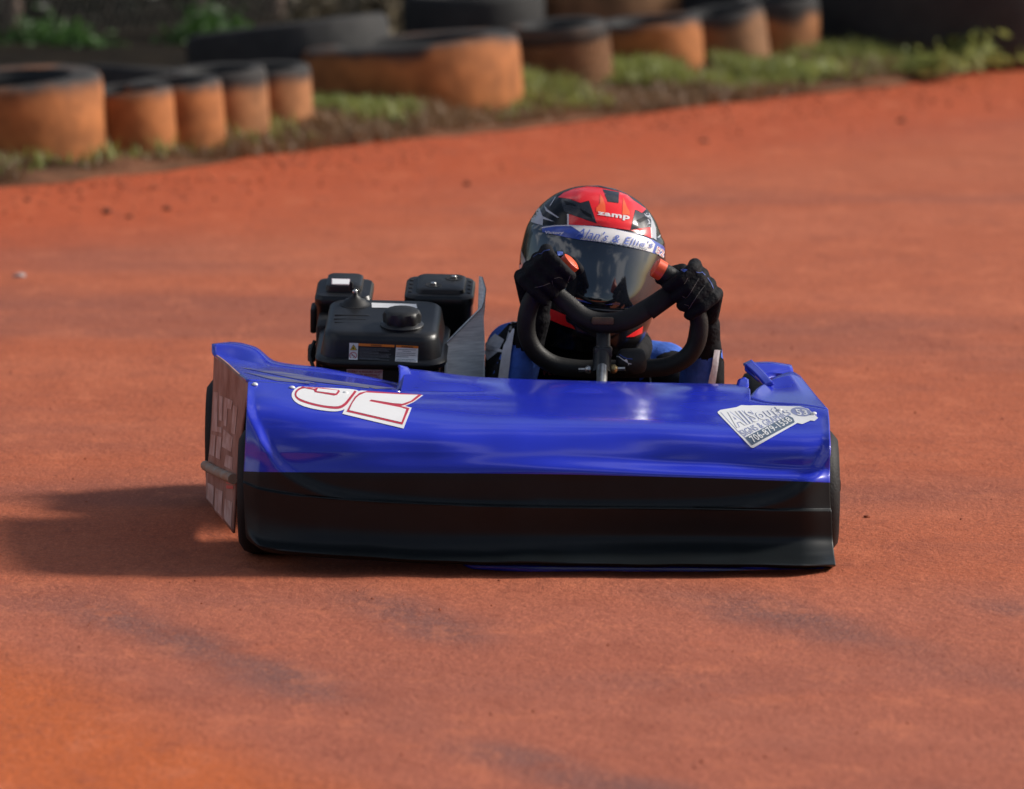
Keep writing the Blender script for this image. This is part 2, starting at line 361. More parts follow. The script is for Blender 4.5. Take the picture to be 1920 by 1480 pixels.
def patch(rows, nu, nv, spx=True):
    """smooth surface through rows of (px, py, Y) stations; returns verts, faces, (nu+1 columns)"""
    us = np.linspace(0, 1, nu+1); A = []
    for r in rows:
        r = np.array(r, float); t = np.r_[0, np.cumsum(np.hypot(np.diff(r[:, 0]), np.diff(r[:, 1])))]; t /= t[-1]
        A.append(np.stack([pchip(t, r[:, k], us) for k in range(3)], 1))
    A = np.array(A); vs = np.linspace(0, len(rows)-1, nv+1)
    G = np.zeros((nv+1, nu+1, 3))
    for c in range(nu+1):
        for k in range(3): G[:, c, k] = pchip(range(len(rows)), A[:, c, k], vs)
    V = [at(*G[j, i]) for j in range(nv+1) for i in range(nu+1)]
    F = [(j*(nu+1)+i, j*(nu+1)+i+1, (j+1)*(nu+1)+i+1, (j+1)*(nu+1)+i) for j in range(nv) for i in range(nu)]
    return V, F
def solid(o, t, off=-1):
    m = o.modifiers.new('thickness', 'SOLIDIFY'); m.thickness = t; m.offset = off; return o
def bvh_of(objs):
    V = []; F = []
    for o in objs:
        k = len(V); org = ORG[o.name]
        V += [v.co+org for v in o.data.vertices]; F += [[i+k for i in p.vertices] for p in o.data.polygons]
    return BVHTree.FromPolygons(V, F)
def drape(name, V2, F2, bvh, m, parent, off=0.0012, cell=4.0, label=None):
    """lay a flat outline (photo coordinates) on a surface so that it follows it"""
    if not m.name.startswith('suit') and not m.name.startswith('glove') and not m.name.startswith('pale'): off = .0003+off*.35
    bm = bmesh.new(); vs = [bm.verts.new((x, y, 0)) for x, y in V2]
    for f in F2:
        try: bm.faces.new([vs[i] for i in f])
        except ValueError: pass
    if cell:
        xs = [v[0] for v in V2]; ys = [v[1] for v in V2]
        for ax, lo, hi in ((0, min(xs), max(xs)), (1, min(ys), max(ys))):
            q = lo+cell
            while q < hi:
                co = [0, 0, 0]; no = [0, 0, 0]; co[ax] = q; no[ax] = 1
                bmesh.ops.bisect_plane(bm, geom=bm.verts[:]+bm.edges[:]+bm.faces[:], plane_co=co, plane_no=no); q += cell
    bm.verts.index_update(); V = []
    for v in bm.verts:
        d = ray(v.co.x, v.co.y).normalized(); h = bvh.ray_cast(CAM, d)
        if h[0] is None:
            q = bvh.find_nearest(CAM+d*12.9); p, nn = q[0], q[1]
        else: p, nn = h[0], h[1]
        if nn.dot(d) > 0: nn = -nn
        V.append(p + nn*off - d*off*0.6)
    F = [[v.index for v in f.verts] for f in bm.faces]; bm.free()
    o = build(name, V, F, m, parent, angle=80, label=label)
    if any(k in name for k in ('lettering', 'print', 'stitching', 'red_mark', 'running', 'wear', 'visor_number')): stuff(o)
    return o
def poly2(pts): return [tuple(p) for p in pts], [tuple(t) for t in tessellate_polygon([[Vector((x, y, 0)) for x, y in pts]])]
def zz(pts, x0, y0, s): return [(x0+x/s, y0+y/s) for x, y in pts]
def line2(pts, w):
    V = []; F = []
    for i in range(len(pts)):
        a = Vector(pts[max(i-1, 0)]); b = Vector(pts[min(i+1, len(pts)-1)]); t = (b-a).normalized(); n = Vector((-t.y, t.x))*w/2; p = Vector(pts[i])
        V += [tuple(p+n), tuple(p-n)]
    for i in range(len(pts)-1): F.append((2*i, 2*i+1, 2*i+3, 2*i+2))
    return V, F
def text2(txt, quad, bold=0.0, shear=0.0):
    """lettering in the quad (top left, top right, bottom right, bottom left)"""
    c = bpy.data.curves.new('lettering', 'FONT'); c.body = txt; c.offset = bold; c.resolution_u = 3; c.fill_mode = 'FRONT'; c.shear = shear; c.space_character = 1.08
    o = bpy.data.objects.new('lettering', c); COL.objects.link(o)
    dg = bpy.context.evaluated_depsgraph_get(); me = bpy.data.meshes.new_from_object(o.evaluated_get(dg))
    P = [v.co.copy() for v in me.vertices]; F = [tuple(p.vertices) for p in me.polygons]
    bpy.data.objects.remove(o); bpy.data.curves.remove(c); bpy.data.meshes.remove(me)
    x0, x1 = min(p.x for p in P), max(p.x for p in P); y0, y1 = min(p.y for p in P), max(p.y for p in P)
    tl, tr, br, bl = [Vector(q) for q in quad]; V = []
    for p in P:
        u = (p.x-x0)/(x1-x0); v = (p.y-y0)/(y1-y0); V.append(tuple((bl.lerp(br, u)).lerp(tl.lerp(tr, u), v)))
    return V, F
def merge2(*parts):
    V = []; F = []
    for v, f in parts: k = len(V); V += v; F += [tuple(i+k for i in q) for q in f]
    return V, F
def blob(name, caps, vox, m, parent, it=6, extra=None):
    """one continuous skin round tapered limbs (p0, r0, p1, r1)"""
    b = MB()
    for p0, r0, p1, r1 in caps:
        p0, p1 = Vector(p0), Vector(p1)
        b.sphere(p0, r0); b.sphere(p1, r1)
        b.tube([p0, p1], [r0, r1], n=18)
    if extra: extra(b)
    t = b.build('skin_source', m, parent)
    rm = t.modifiers.new('r', 'REMESH'); rm.mode = 'VOXEL'; rm.voxel_size = vox; rm.use_smooth_shade = True
    sm = t.modifiers.new('s', 'SMOOTH'); sm.factor = 0.5; sm.iterations = it
    dg = bpy.context.evaluated_depsgraph_get(); me = bpy.data.meshes.new_from_object(t.evaluated_get(dg))
    org = ORG[t.name]; bpy.data.objects.remove(t)
    me.name = name; o = bpy.data.objects.new(name, me); COL.objects.link(o); o.parent = parent; ORG[o.name] = org
    me.materials.clear(); 
    for q in (m if isinstance(m, (list, tuple)) else [m]): me.materials.append(q)
    me.polygons.foreach_set('use_smooth', [True]*len(me.polygons))
    return o

# ------------------------------------------------------------------ ground: clay track, verge
P0 = Vector((-1.41, 6.70)); AL = Vector((0.633, 0.774)); AC = Vector((-0.774, 0.633))   # verge line: along, across (away from the camera)
def on_line(a, b): p = P0+AL*a+AC*b; return p.x, p.y
def ab(x, y): v = Vector((x, y))-P0; return v.dot(AL), v.dot(AC)
def axis(lo, hi, step, far):
    c = list(np.arange(lo, hi+step/2, step)); o1 = []; x = step
    while x < far: o1.append(x); x *= 1.7
    return [lo-q for q in reversed(o1)]+c+[hi+q for q in o1]
xs = axis(-2.2, 2.4, 0.035, 900); ys = axis(-2.6, 10.6, 0.07, 900)
V = []
for y in ys:
    for x in xs:
        z = 0.0
        if abs(x) < 4 and -4 < y < 13:
            z = 0.006*noise.noise((x*0.9, y*0.7, 0)) + 0.0035*noise.noise((x*4, y*2.2, 3)) + 0.0016*noise.noise((x*11, y*6, 5))
        V.append((x, y, z))
nx = len(xs)
F = [(j*nx+i, j*nx+i+1, (j+1)*nx+i+1, (j+1)*nx+i) for j in range(len(ys)-1) for i in range(nx-1)]
struct(build('clay_track', V, F, M['clay']))
as_ = axis(-3.0, 9.0, 0.06, 900); bs = [0, 0.03, 0.07, 0.12, 0.18, 0.26, 0.36, 0.5, 0.7, 1.0, 1.4, 2, 3, 4, 6, 10, 20, 60, 200, 900]
V = []
def vz(a, b): return 0.002 + 0.05*min(1, b/0.30)**0.7*(1 if b > 0 else 0) + (0.016*noise.noise((a*3, b*3, 1)) + 0.02*noise.noise((a*8, b*8, 2)))*min(1, b/0.1)
for b in bs:
    for a in as_:
        bb = b + (0.10*noise.noise((a*1.1, 0, 9)) + 0.05*noise.noise((a*4, 0, 4)) if b < 0.6 and abs(a) < 12 else 0)
        x, y = on_line(a, bb); V.append((x, y, vz(a, b) if abs(a) < 14 else 0.05 if b else -0.02))
na = len(as_)
F = [(j*na+i, j*na+i+1, (j+1)*na+i+1, (j+1)*na+i) for j in range(len(bs)-1) for i in range(na-1)]
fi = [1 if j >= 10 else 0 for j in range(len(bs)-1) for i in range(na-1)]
struct(build('verge_ground', V, F, [M['verge'], M['shade_litter']], idx=fi))

def blades(name, n, region, h, wd, m, seed, clump=1.0, lean=0.6, thr=None, kindstuff=True, parent=None):
    rnd = random.Random(seed); V = []; F = []
    for _ in range(n):
        for _try in range(6):
            a, b = region(rnd)
            if thr is None or noise.noise((a*clump, b*clump*1.7, seed)) > thr: break
        else: continue
        x, y = on_line(a, b); z = vz(a, b)-0.006
        hh = h*(0.45+rnd.random()*0.8)*(1+0.7*noise.noise((a*3.1, b*3, seed+5))); an = rnd.random()*6.283; le = hh*lean*(0.2+rnd.random())
        dx, dy = math.cos(an), math.sin(an); wx, wy = -dy*wd/2, dx*wd/2; k = len(V)
        V += [(x-wx, y-wy, z), (x+wx, y+wy, z), (x+wx*0.7+dx*le*0.4, y+wy*0.7+dy*le*0.4, z+hh*0.6), (x-wx*0.7+dx*le*0.4, y-wy*0.7+dy*le*0.4, z+hh*0.6), (x+dx*le, y+dy*le, z+hh)]
        F += [(k, k+1, k+2, k+3), (k+3, k+2, k+4)]
    o = build(name, V, F, m, parent, smooth=False)
    if kindstuff: stuff(o)
    return o
blades('green_grass', 50000, lambda r: (r.uniform(1.55, 11.0), max(.06, r.gauss(0.42, 0.15))) if r.random() < .96 else (r.uniform(-2, 2), r.uniform(.05, .5)), 0.055, 0.009, M['grass'], 11, 2.2, 0.8, -0.10)
blades('dead_grass', 46000, lambda r: (r.uniform(-5, 11.0), 0.01+abs(r.gauss(0.12, 0.22))), 0.036, 0.007, M['dead'], 12, 2.2, 1.3, -0.25)

# ------------------------------------------------------------------ tyre barrier
def tyre_profile(Rr, h, ribs=False):
    p = [(Rr*.60, -h*.36), (Rr*.70, -h*.49), (Rr*.92, -h*.50), (Rr*.975, -h*.47), (Rr*.997, -h*.40)]
    if ribs:
        for g in (-.2, 0, .2): p += [(Rr, h*(g-.035)), (Rr*.982, h*(g-.03)), (Rr*.982, h*(g+.03)), (Rr, h*(g+.035))]
    else: p += [(Rr, 0)]
    p += [(Rr*.997, h*.40), (Rr*.975, h*.46), (Rr*.92, h*.495), (Rr*.70, h*.48), (Rr*.60, h*.36), (Rr*.63, h*.30), (Rr*.88, h*.36), (Rr*.93, 0), (Rr*.88, -h*.36), (Rr*.63, -h*.30)]
    return p
def barrier_tyre(px, py, rad, h, m, label, tilt=(0, 0), zoff=0.0, name='barrier_tyre', dy=0.0, tread=False):
    """tyre lying on its side; (px, py) is where the middle of its near edge meets the ground"""
    g = ground(px, py, 0.045); d = (Vector((g.x, g.y, 0))-Vector((0, CAMY, 0))).normalized(); h += 0.05   # sunk into the verge
    c = Vector((g.x, g.y, 0))+d*rad
    b = MB().lathe(tyre_profile(rad, h), 56, closed=True)
    me = bpy.data.meshes.new(name); me.from_pydata([tuple(v) for v in b.v], [], b.f); me.materials.append(m); me.materials.append(M['tyre_inside'])
    npf = len(tyre_profile(rad, h)); me.polygons.foreach_set('material_index', [1 if k//56 >= npf-7 else 0 for k in range(len(b.f))])
    me.polygons.foreach_set('use_smooth', [True]*len(me.polygons)); me.set_sharp_from_angle(angle=R(38)); me.update()
    o = bpy.data.objects.new(name, me); COL.objects.link(o)
    o.location = (c.x, c.y, -0.01+h/2+zoff+dy); o.rotation_euler = (R(tilt[0]), R(tilt[1]), random.random()*6)
    o.rotation_mode = 'XYZ'
    o.rotation_euler = (Matrix.Rotation(R(tilt[1]), 3, 'Y') @ Matrix.Rotation(R(tilt[0]), 3, 'X') @ Matrix.Rotation(random.random()*6, 3, 'Z')).to_euler()
    o['label'] = label; o['category'] = 'tyre'; o['group'] = 'old tyres of the track barrier'
    if tread:
        q = MB(); nb = 64
        for row in range(6):
            for k in range(nb):
                a = 2*math.pi*(k+0.5*(row % 2))/nb; zc = h*(-.33+.132*row)
                M4 = Matrix.Rotation(a, 4, 'Z') @ Matrix.Translation((rad+0.003, 0, zc))
                s = MB().box((0, 0, 0), (0.012, rad*2*math.pi/nb*.72, h*.095)).xf(M4); q.add(s.v, s.f)
        me2 = bpy.data.meshes.new('tread_blocks'); me2.from_pydata([tuple(v) for v in q.v], [], q.f); me2.materials.append(m)
        t = bpy.data.objects.new('tread_blocks', me2); COL.objects.link(t); t.parent = o; t['kind'] = 'stuff'
    return o
K, Hf, D_, B = M['tyre_caked'], M['tyre_half'], M['tyre_dusty'], M['tyre_bare']
barrier_tyre(12, 299, .285, .215, K, 'wide clay caked tyre cut by the left edge of the frame', (2, -4))
barrier_tyre(236, 281, .145, .170, K, 'small clay caked tyre touching the wide tyre at the left', (2, -4))
barrier_tyre(328, 272, .145, .180, K, 'second small clay caked tyre from the left, with a grey top rim', (2, -4))
barrier_tyre(412, 257, .145, .195, Hf, 'small half grey tyre with clay on its right side only', (2, -3))
barrier_tyre(498, 242, .14, .180, Hf, 'small shaded brown tyre beside the long low tyre', (2, -3))
barrier_tyre(775, 211, .335, .20, K, 'broad low tyre with dark left side and bright orange right side', (-1, -5))
barrier_tyre(285, 228, .21, .15, B, 'black tyre lying behind the small clay caked tyres', (-5, 3))
barrier_tyre(545, 190, .32, .20, B, 'large bare black tyre with domed top behind the broad low tyre', (-5, -7), 0.02)
barrier_tyre(1050, 168, .155, .205, D_, 'upright dusty tyre with gridded tread blocks', (2, -5), tread=True)
barrier_tyre(1218, 146, .175, .18, K, 'bright orange clay caked tyre right of the gridded tyre', (2, -5))
barrier_tyre(1355, 132, .15, .19, D_, 'dark dusty tyre squeezed between two clay stained tyres', (3, -8))
barrier_tyre(1458, 120, .14, .215, Hf, 'tyre with black top and orange foot beside the dark gap', (2, -2))
barrier_tyre(1775, 110, .62, .45, B, 'huge dark tractor tyre at the right end of the row', (0, 0))
barrier_tyre(1545, 85, .22, .30, Hf, 'brown shaded tyre behind the gap before the tractor tyre', (0, 0))
barrier_tyre(1115, 98, .30, .30, D_, 'dark brown tyre standing behind the gridded tyre', (4, 0))
barrier_tyre(1330, 88, .28, .25, B, 'black tyre leaning behind the orange and dark tyres', (-10, 14))
barrier_tyre(890, 110, .24, .22, B, 'black tyre in the gap behind the broad low tyre', (3, -3))

# ------------------------------------------------------------------ chain link fence and woods
fence = thing('chain_link_fence', 'rusty chain link fence with a pale post behind the tyres', 'fence', (*on_line(2.0, 3.0), 0))
def fence_pt(a, z, off=0.0): x, y = on_line(a, 3.0+off); return Vector((x, y, z))
b = MB(); s = 0.058
for k in range(-60, 150):
    for sg in (1, -1):
        pts = []; a0 = k*s*0.62
        for j in range(0, 15): pts.append(fence_pt(a0+sg*j*s*0.62/1.0*0.5, 0.03+j*s*0.5, (0.004 if (j+k) % 2 else -0.004)*sg))
        b.tube(pts, 0.0024, n=4, cap=False)
stuff(b.build('wire_mesh', M['wire'], fence))
for a in (-1.6, None, 4.6):
    if a is None:
        g = ground(212, 86, 0.05); a = ab(g.x, g.y)[0]
    MB().tube([fence_pt(a, 0.0, 0.04), fence_pt(a, 0.6, 0.04), fence_pt(a, 1.3, 0.04)], 0.038, n=12).build('post', M['post'], fence)
b = MB(); b.tube([fence_pt(-2, 1.28, 0.04), fence_pt(6, 1.28, 0.04)], 0.018, n=8); b.build('top_rail', M['wire'], fence)

def leaves(name, n, place, size, m, seed, parent=None):
    rnd = random.Random(seed); V = []; F = []
    for _ in range(n):
        p = Vector(place(rnd)); s = size*(0.5+rnd.random()); u = Vector((rnd.gauss(0, 1), rnd.gauss(0, 1), rnd.gauss(0, .6))).normalized()
        v = u.cross(Vector((rnd.gauss(0, 1), rnd.gauss(0, 1), rnd.gauss(0, 1)))).normalized(); k = len(V)
        V += [p-u*s, p+v*s*.38+u*s*.1, p+u*s, p-v*s*.38+u*s*.1]; F.append((k, k+1, k+2, k+3))
    return build(name, V, F, m, parent, smooth=False)
def wood_place(r):
    a = r.uniform(-4, 12); bq = 3.25+abs(r.gauss(0, 1.0)); x, y = on_line(a, bq); return x, y, 0.02+r.random()**1.3*2.6
stuff(leaves('dark_woods_undergrowth', 42000, wood_place, 0.05, M['shade_leaf'], 3))
def near_wood(r):
    t = r.uniform(-1.35, 1.35)
    while .30 < t < .80: t = r.uniform(-1.35, 1.35)  # gap shaped to put bright sky into the visor reflection
    d = 42+r.uniform(0, 9); return d*math.sin(t), CAMY-d*math.cos(t)*.8, r.random()*(9+4*noise.noise((t*5, 0, 2)))
stuff(leaves('unseen_reflection_woods', 9000, near_wood, 1.0, M['shade_leaf'], 8))  # unseen treeline, added to darken reflections on panel and visor
def trunk_tree(px, py, rr, lean, lab, seed):
    g = ground(px, py, 0.05); t = thing('woodland_tree', lab, 'tree', (g.x, g.y, 0), 'trees beyond the fence'); rnd = random.Random(seed)
    pts = [Vector((g.x+lean[0]*q, g.y+lean[1]*q, q)) for q in np.linspace(-.02, 4.2, 9)]
    b = MB().tube(smooth_path(pts, 14), list(np.linspace(rr, rr*.45, 14)), n=12)
    for _ in range(7):
        q = rnd.uniform(2, 4); p = Vector((g.x+lean[0]*q, g.y+lean[1]*q, q)); e = p+Vector((rnd.gauss(0, .8), rnd.gauss(0, .8), rnd.uniform(.3, 1)))
        b.tube([p, p.lerp(e, .5)+Vector((0, 0, .1)), e], [rr*.35, rr*.22, rr*.08], n=7)
    b.build('trunk', M['bark'], t)
    top = pts[-1]
    def pl(r):
        d = Vector((r.gauss(0, 1), r.gauss(0, 1), r.gauss(0, .7))); d = d.normalized()*(r.random()**.4)
        return top+Vector((d.x*1.6, d.y*1.6, d.z*1.2+.3))
    leaves('crown', 5000, pl, 0.09, M['shade_leaf'], seed, t)
trunk_tree(752, 62, .045, (.18, .1), 'thin dark leaning tree trunk behind the domed black tyre', 21)
trunk_tree(365, 40, .05, (-.05, .1), 'dim brown tree trunk in the undergrowth right of the pale fence post', 22)
def weed(px, py, lab, n, spread, hgt, m, seed, size=0.022, name='weed_clump'):
    g = ground(px, py, 0.05)
    t = thing(name, lab, 'weeds' if m is not M['straw'] else 'dry grass', (g.x, g.y, 0.03)); rnd = random.Random(seed)
    def pl(r): 
        a, c = r.gauss(0, spread), r.gauss(0, .06); x = g.x+AL.x*a+AC.x*c; y = g.y+AL.y*a+AC.y*c
        return x, y, 0.035+abs(r.gauss(0, hgt))*math.exp(-(a/spread)**2*.4)
    leaves('leaves', n, pl, size, m, seed, t)
    b = MB()
    for _ in range(14):
        p = Vector(pl(rnd)); q = Vector((g.x+rnd.gauss(0, spread*.6)*AL.x, g.y+rnd.gauss(0, spread*.6)*AL.y, 0.02)); b.tube([q, p], 0.0025, n=4)
    b.build('stems', m, t)
weed(75, 78, 'bright green weeds along the fence foot at the far left', 500, .10, .045, M['weed'], 31)
weed(150, 86, 'green weeds just left of the pale fence post', 260, .06, .035, M['weed'], 32)
weed(400, 78, 'bright green weed clump right of the pale fence post', 700, .10, .06, M['weed'], 33)
weed(715, 70, 'tan dry grass stalks beside the thin leaning trunk', 420, .07, .16, M['straw'], 34, .04, 'dry_grass_clump')
weed(600, 60, 'faint straw tuft above the large black tyre', 250, .09, .10, M['straw'], 35, .04, 'dry_grass_clump')
weed(1815, 108, 'tall bright green tuft in front of the tractor tyre', 300, .045, .045, M['grass'], 36)
weed(1745, 122, 'low round green tuft left of the tall tuft', 260, .05, .03, M['grass'], 37)
weed(1890, 100, 'green and tan tuft at the right frame edge', 320, .07, .03, M['grass'], 38)
weed(1500, 132, 'bright grass clump below the black topped tyre', 500, .11, .022, M['grass'], 39)

# ------------------------------------------------------------------ clods and pebbles on the clay
def clod(px, py, size, m, label, name='clay_clod', cat='clod'):
    g = ground(px, py); bm = bmesh.new(); bmesh.ops.create_icosphere(bm, subdivisions=2, radius=1)
    sd_ = random.random()*50
    for v in bm.verts:
        k = 1+0.45*noise.noise(v.co*1.6+Vector((sd_, 0, 0))); v.co = Vector((v.co.x*size*k*1.3, v.co.y*size*k, v.co.z*size*k*.7))
    me = bpy.data.meshes.new(name); bm.to_mesh(me); bm.free(); me.materials.append(m)
    o = bpy.data.objects.new(name, me); COL.objects.link(o); o.location = (g.x, g.y, size*.35); o['label'] = label; o['category'] = cat
    return o
clod(1626, 972, .0065, M['clod_red'], 'small red brown clod on the clay right of the kart nose')
clod(37, 521, .011, M['pebble'], 'pale grey pebble on the clay near the left edge', 'pebble', 'pebble')
clod(200, 399, .010, M['clod'], 'dark clod with long shadow below the verge, leftmost of a trio')
clod(243, 408, .007, M['clod'], 'small dark clod, lowest of the trio near the left verge')
clod(313, 394, .009, M['clod'], 'dark clod, rightmost of the trio near the left verge')
clod(876, 346, .008, M['clod'], 'lone dark clod on the clay left of the helmet')
clod(50, 378, .008, M['clod'], 'dark clod close under the verge at the far left')
clod(1320, 268, .011, M['clod'], 'dark clod up the bank above the right glove')
clod(1690, 228, .010, M['clod'], 'brown clod high on the clay near the right verge')
rnd = random.Random(5); b = MB()
def crumb(x, y, s):
    k = len(b.v); V = []
    for d in ((1, 0, 0), (-1, 0, 0), (0, 1, 0), (0, -1, 0), (0, 0, .8), (0, 0, -.5)):
        V.append(Vector((x, y, s*.25))+Vector(d)*s*(.6+rnd.random()*.7))
    b.add(V, [(0, 2, 4), (2, 1, 4), (1, 3, 4), (3, 0, 4), (2, 0, 5), (1, 2, 5), (3, 1, 5), (0, 3, 5)])
for _ in range(2600):
    x, y = rnd.uniform(-1.8, 2.2), rnd.uniform(-2.2, 9.5)
    if ab(x, y)[1] < 0.02: crumb(x, y, 0.001+0.003*rnd.random()**4)
for _ in range(2600):
    a, c = rnd.uniform(-1, 7), -abs(rnd.gauss(0, .35)); x, y = on_line(a, c); crumb(x, y, 0.002+0.007*rnd.random()**3)
stuff(b.build('clay_crumbs', M['clod_red'], smooth=False))

# ================================================================== the kart
kart = thing('dirt_kart', 'blue and black dirt racing kart number 52 with exposed black engine', 'go-kart', (0.05, 0.6, 0.0))
NU = 560
rows = [
 [(470,1016,.14),(500,1034,.09),(600,1046,.055),(800,1056,.04),(1010,1062,.03),(1300,1064,.04),(1500,1066,.05),(1560,1064,.09)],
 [(462,1006,.12),(492,1026,.06),(600,1039,.02),(800,1050,.002),(1010,1056,-.02),(1300,1058,-.035),(1500,1060,-.025),(1567,1060,.02)],
 [(459,980,.12),(491,1006,.09),(600,1018,.056),(800,1028,.043),(1010,1034,.03),(1300,1037,.022),(1500,1040,.032),(1564,1038,.062)],
 [(458,948,.122),(490,968,.096),(600,984,.066),(800,996,.055),(1010,1001,.050),(1300,1004,.058),(1500,1006,.066),(1561,1006,.088)],
 [(456,905,.12),(488,918,.09),(600,934,.062),(800,946,.05),(1010,952,.042),(1300,955,.048),(1500,958,.056),(1559,958,.084)],
 [(456,901,.125),(488,914,.096),(600,930,.069),(800,942,.057),(1010,948,.049),(1300,951,.055),(1500,954,.063),(1558,954,.090)],
 [(457,884,.125),(489,885,.097),(600,886,.070),(800,887,.058),(1010,889,.050),(1300,896,.056),(1500,903,.064),(1556,905,.092)],
 [(459,850,.13),(489,850,.102),(600,850,.080),(800,850,.074),(1010,854,.082),(1300,866,.098),(1500,876,.096),(1556,878,.108)],
 [(461,800,.14),(489,798,.125),(600,798,.115),(800,800,.12),(1010,804,.122),(1300,812,.120),(1500,826,.115),(1556,830,.118)],
 [(463,755,.19),(489,752,.19),(600,756,.20),(800,762,.23),(1010,768,.245),(1300,778,.24),(1500,794,.20),(1555,798,.18)],
 [(465,714,.29),(560,719,.315),(680,728,.345),(745,734,.36),(780,735,.375),(900,735,.40),(1130,739,.42),(1380,745,.40),(1440,756,.36),(1500,760,.32),(1553,768,.28)],
]
us = np.linspace(0, 1, NU+1); A = []
for r in rows:
    r = np.array(r, float); t = (r[:, 0]-r[0, 0])/(r[-1, 0]-r[0, 0])
    A.append(np.stack([pchip(t, r[:, k], us) for k in range(3)], 1))
A = np.array(A)
sub = [4, 6, 10, 16, 4, 14, 18, 20, 16, 14]; vs = [0.0]
for i, n in enumerate(sub): vs += [i+(k+1)/n for k in range(n)]
G = np.zeros((len(vs), NU+1, 3))
for c in range(NU+1):
    for k in range(3): G[:, c, k] = pchip(range(len(rows)), A[:, c, k], vs)
def smooth2(p): return [(v.x, v.y) for v in smooth_path([(x, y, 0) for x, y in p], 40)]
# moulded brow: the middle of the hood stands proud of its two lower corners
brow_l = smooth2([(462,640),(470,760),(482,800),(505,842),(540,884),(605,918),(700,936),(850,948),(1010,951)])
brow_r = smooth2([(1556,640),(1554,810),(1545,855),(1520,892),(1480,922),(1420,940),(1320,950),(1150,952),(1010,951)])
def brow_x(br, y):
    ysb = [p[1] for p in br]; return np.interp(y, ysb, [p[0] for p in br])
def brow_d(br, px, py, side):
    best = 1e9
    for (x0, y0), (x1, y1) in zip(br[:-1], br[1:]):
        L2 = (x1-x0)**2+(y1-y0)**2; t = max(0, min(1, ((px-x0)*(x1-x0)+(py-y0)*(y1-y0))/L2)); best = min(best, math.hypot(px-x0-t*(x1-x0), py-y0-t*(y1-y0)))
    ins = (px-brow_x(br, py))*side
    return best if ins > 0 and py < br[-1][1] else -best
def sstep(t): t = np.clip(t, 0, 1); return t*t*(3-2*t)
irow = {i: sum(sub[:i]) for i in range(len(rows))}
j0 = irow[7]+1
for it in range(60):      # soften the crown of the hood between its stations
    G[j0+1:-1, :, 2] = (G[j0:-2, :, 2]+2*G[j0+1:-1, :, 2]+G[j0+2:, :, 2])/4
for j in range(len(vs)):
    for c in range(NU+1):
        px, py = G[j, c, 0], G[j, c, 1]
        if j >= irow[5] and j <= irow[10]:
            fade = sstep((irow[10]-j)/10)
            dl = brow_d(brow_l, px, py, 1); dr = brow_d(brow_r, px, py, -1)
            k = min(sstep(dl/22+.5), sstep(dr/30+.5))
            ridge = math.exp(-((dl+8)/14)**2)+math.exp(-((dr+8)/14)**2)
            G[j, c, 2] += (0.013*k-0.003*ridge)*fade
            # shallow moulded waves across the hood
            u = (px-460)/1100
            G[j, c, 2] += 0.012*fade*sstep((905-py)/60)*(noise.noise((u*4.2, py*.011, 2.0))*1.5+noise.noise((u*9, py*.02, 5.0))*.35)
        if irow[1] < j < irow[4]:
            G[j, c, 2] += 0.003*math.sin(px*.011)
        if j <= irow[2]:
            G[j, c, 1] += 0.7*math.sin(px*.017)+0.4*math.sin(px*.043)
nrow = len(vs)
V = [at(*G[j, i]) for j in range(nrow) for i in range(NU+1)]
F = []; I = []
for j in range(nrow-1):
    for i in range(NU):
        F.append((j*(NU+1)+i, j*(NU+1)+i+1, (j+1)*(NU+1)+i+1, (j+1)*(NU+1)+i)); I.append(0 if j < irow[6] else 1)
# cockpit cowl: hood runs on up to the steering wheel between the two side decks
c0 = int(NU*(752-465)/(1553-465)); c1 = int(NU*(1408-465)/(1553-465)); nc = c1-c0
rear = np.array([(760,691,.53),(790,694,.545),(900,707,.565),(1130,715,.575),(1300,719,.565),(1385,721,.54),(1406,729,.47)], float)
tt = (rear[:, 0]-rear[0, 0])/(rear[-1, 0]-rear[0, 0])
prev = [(nrow-1)*(NU+1)+c for c in range(c0, c1+1)]; NV = 14
for k in range(1, NV+1):
    cur = []
    for q in range(nc+1):
        b0 = G[nrow-1, c0+q]; e = [pchip(tt, rear[:, z], q/nc) for z in range(3)]; f = k/NV
        px = b0[0]+(e[0]-b0[0])*f; py = b0[1]+(e[1]-b0[1])*f; Yq = b0[2]+(e[2]-b0[2])*f
        cur.append(len(V)); V.append(at(px, py, Yq)+Vector((0, 0, 0.006*math.sin(math.pi*f)*math.sin(q/nc*9)**2)))
    for q in range(nc): F.append((prev[q], prev[q+1], cur[q+1], cur[q])); I.append(1)
    prev = cur
nose = build('nose_panel', V, F, [M['black_panel'], M['blue']], kart, idx=I, angle=55, label='blue nose panel with black lower half and flared lip')
nose_bvh = bvh_of([nose]); solid(nose, 0.004)
lipV, lipF = patch([[(860,1054,.05),(1010,1058,.03),(1300,1060,.03),(1545,1062,.05)], [(880,1062,.045),(1010,1068,.028),(1300,1071,.028),(1540,1073,.045)], [(900,1064,.06),(1010,1071,.05),(1300,1075,.05),(1530,1076,.06)], [(900,1064,.16),(1010,1071,.16),(1300,1075,.16),(1530,1076,.16)]], 40, 9)
solid(build('lower_lip', [v+Vector((0, .012, -.004)) for v in lipV], lipF, M['blue'], nose), 0.003)
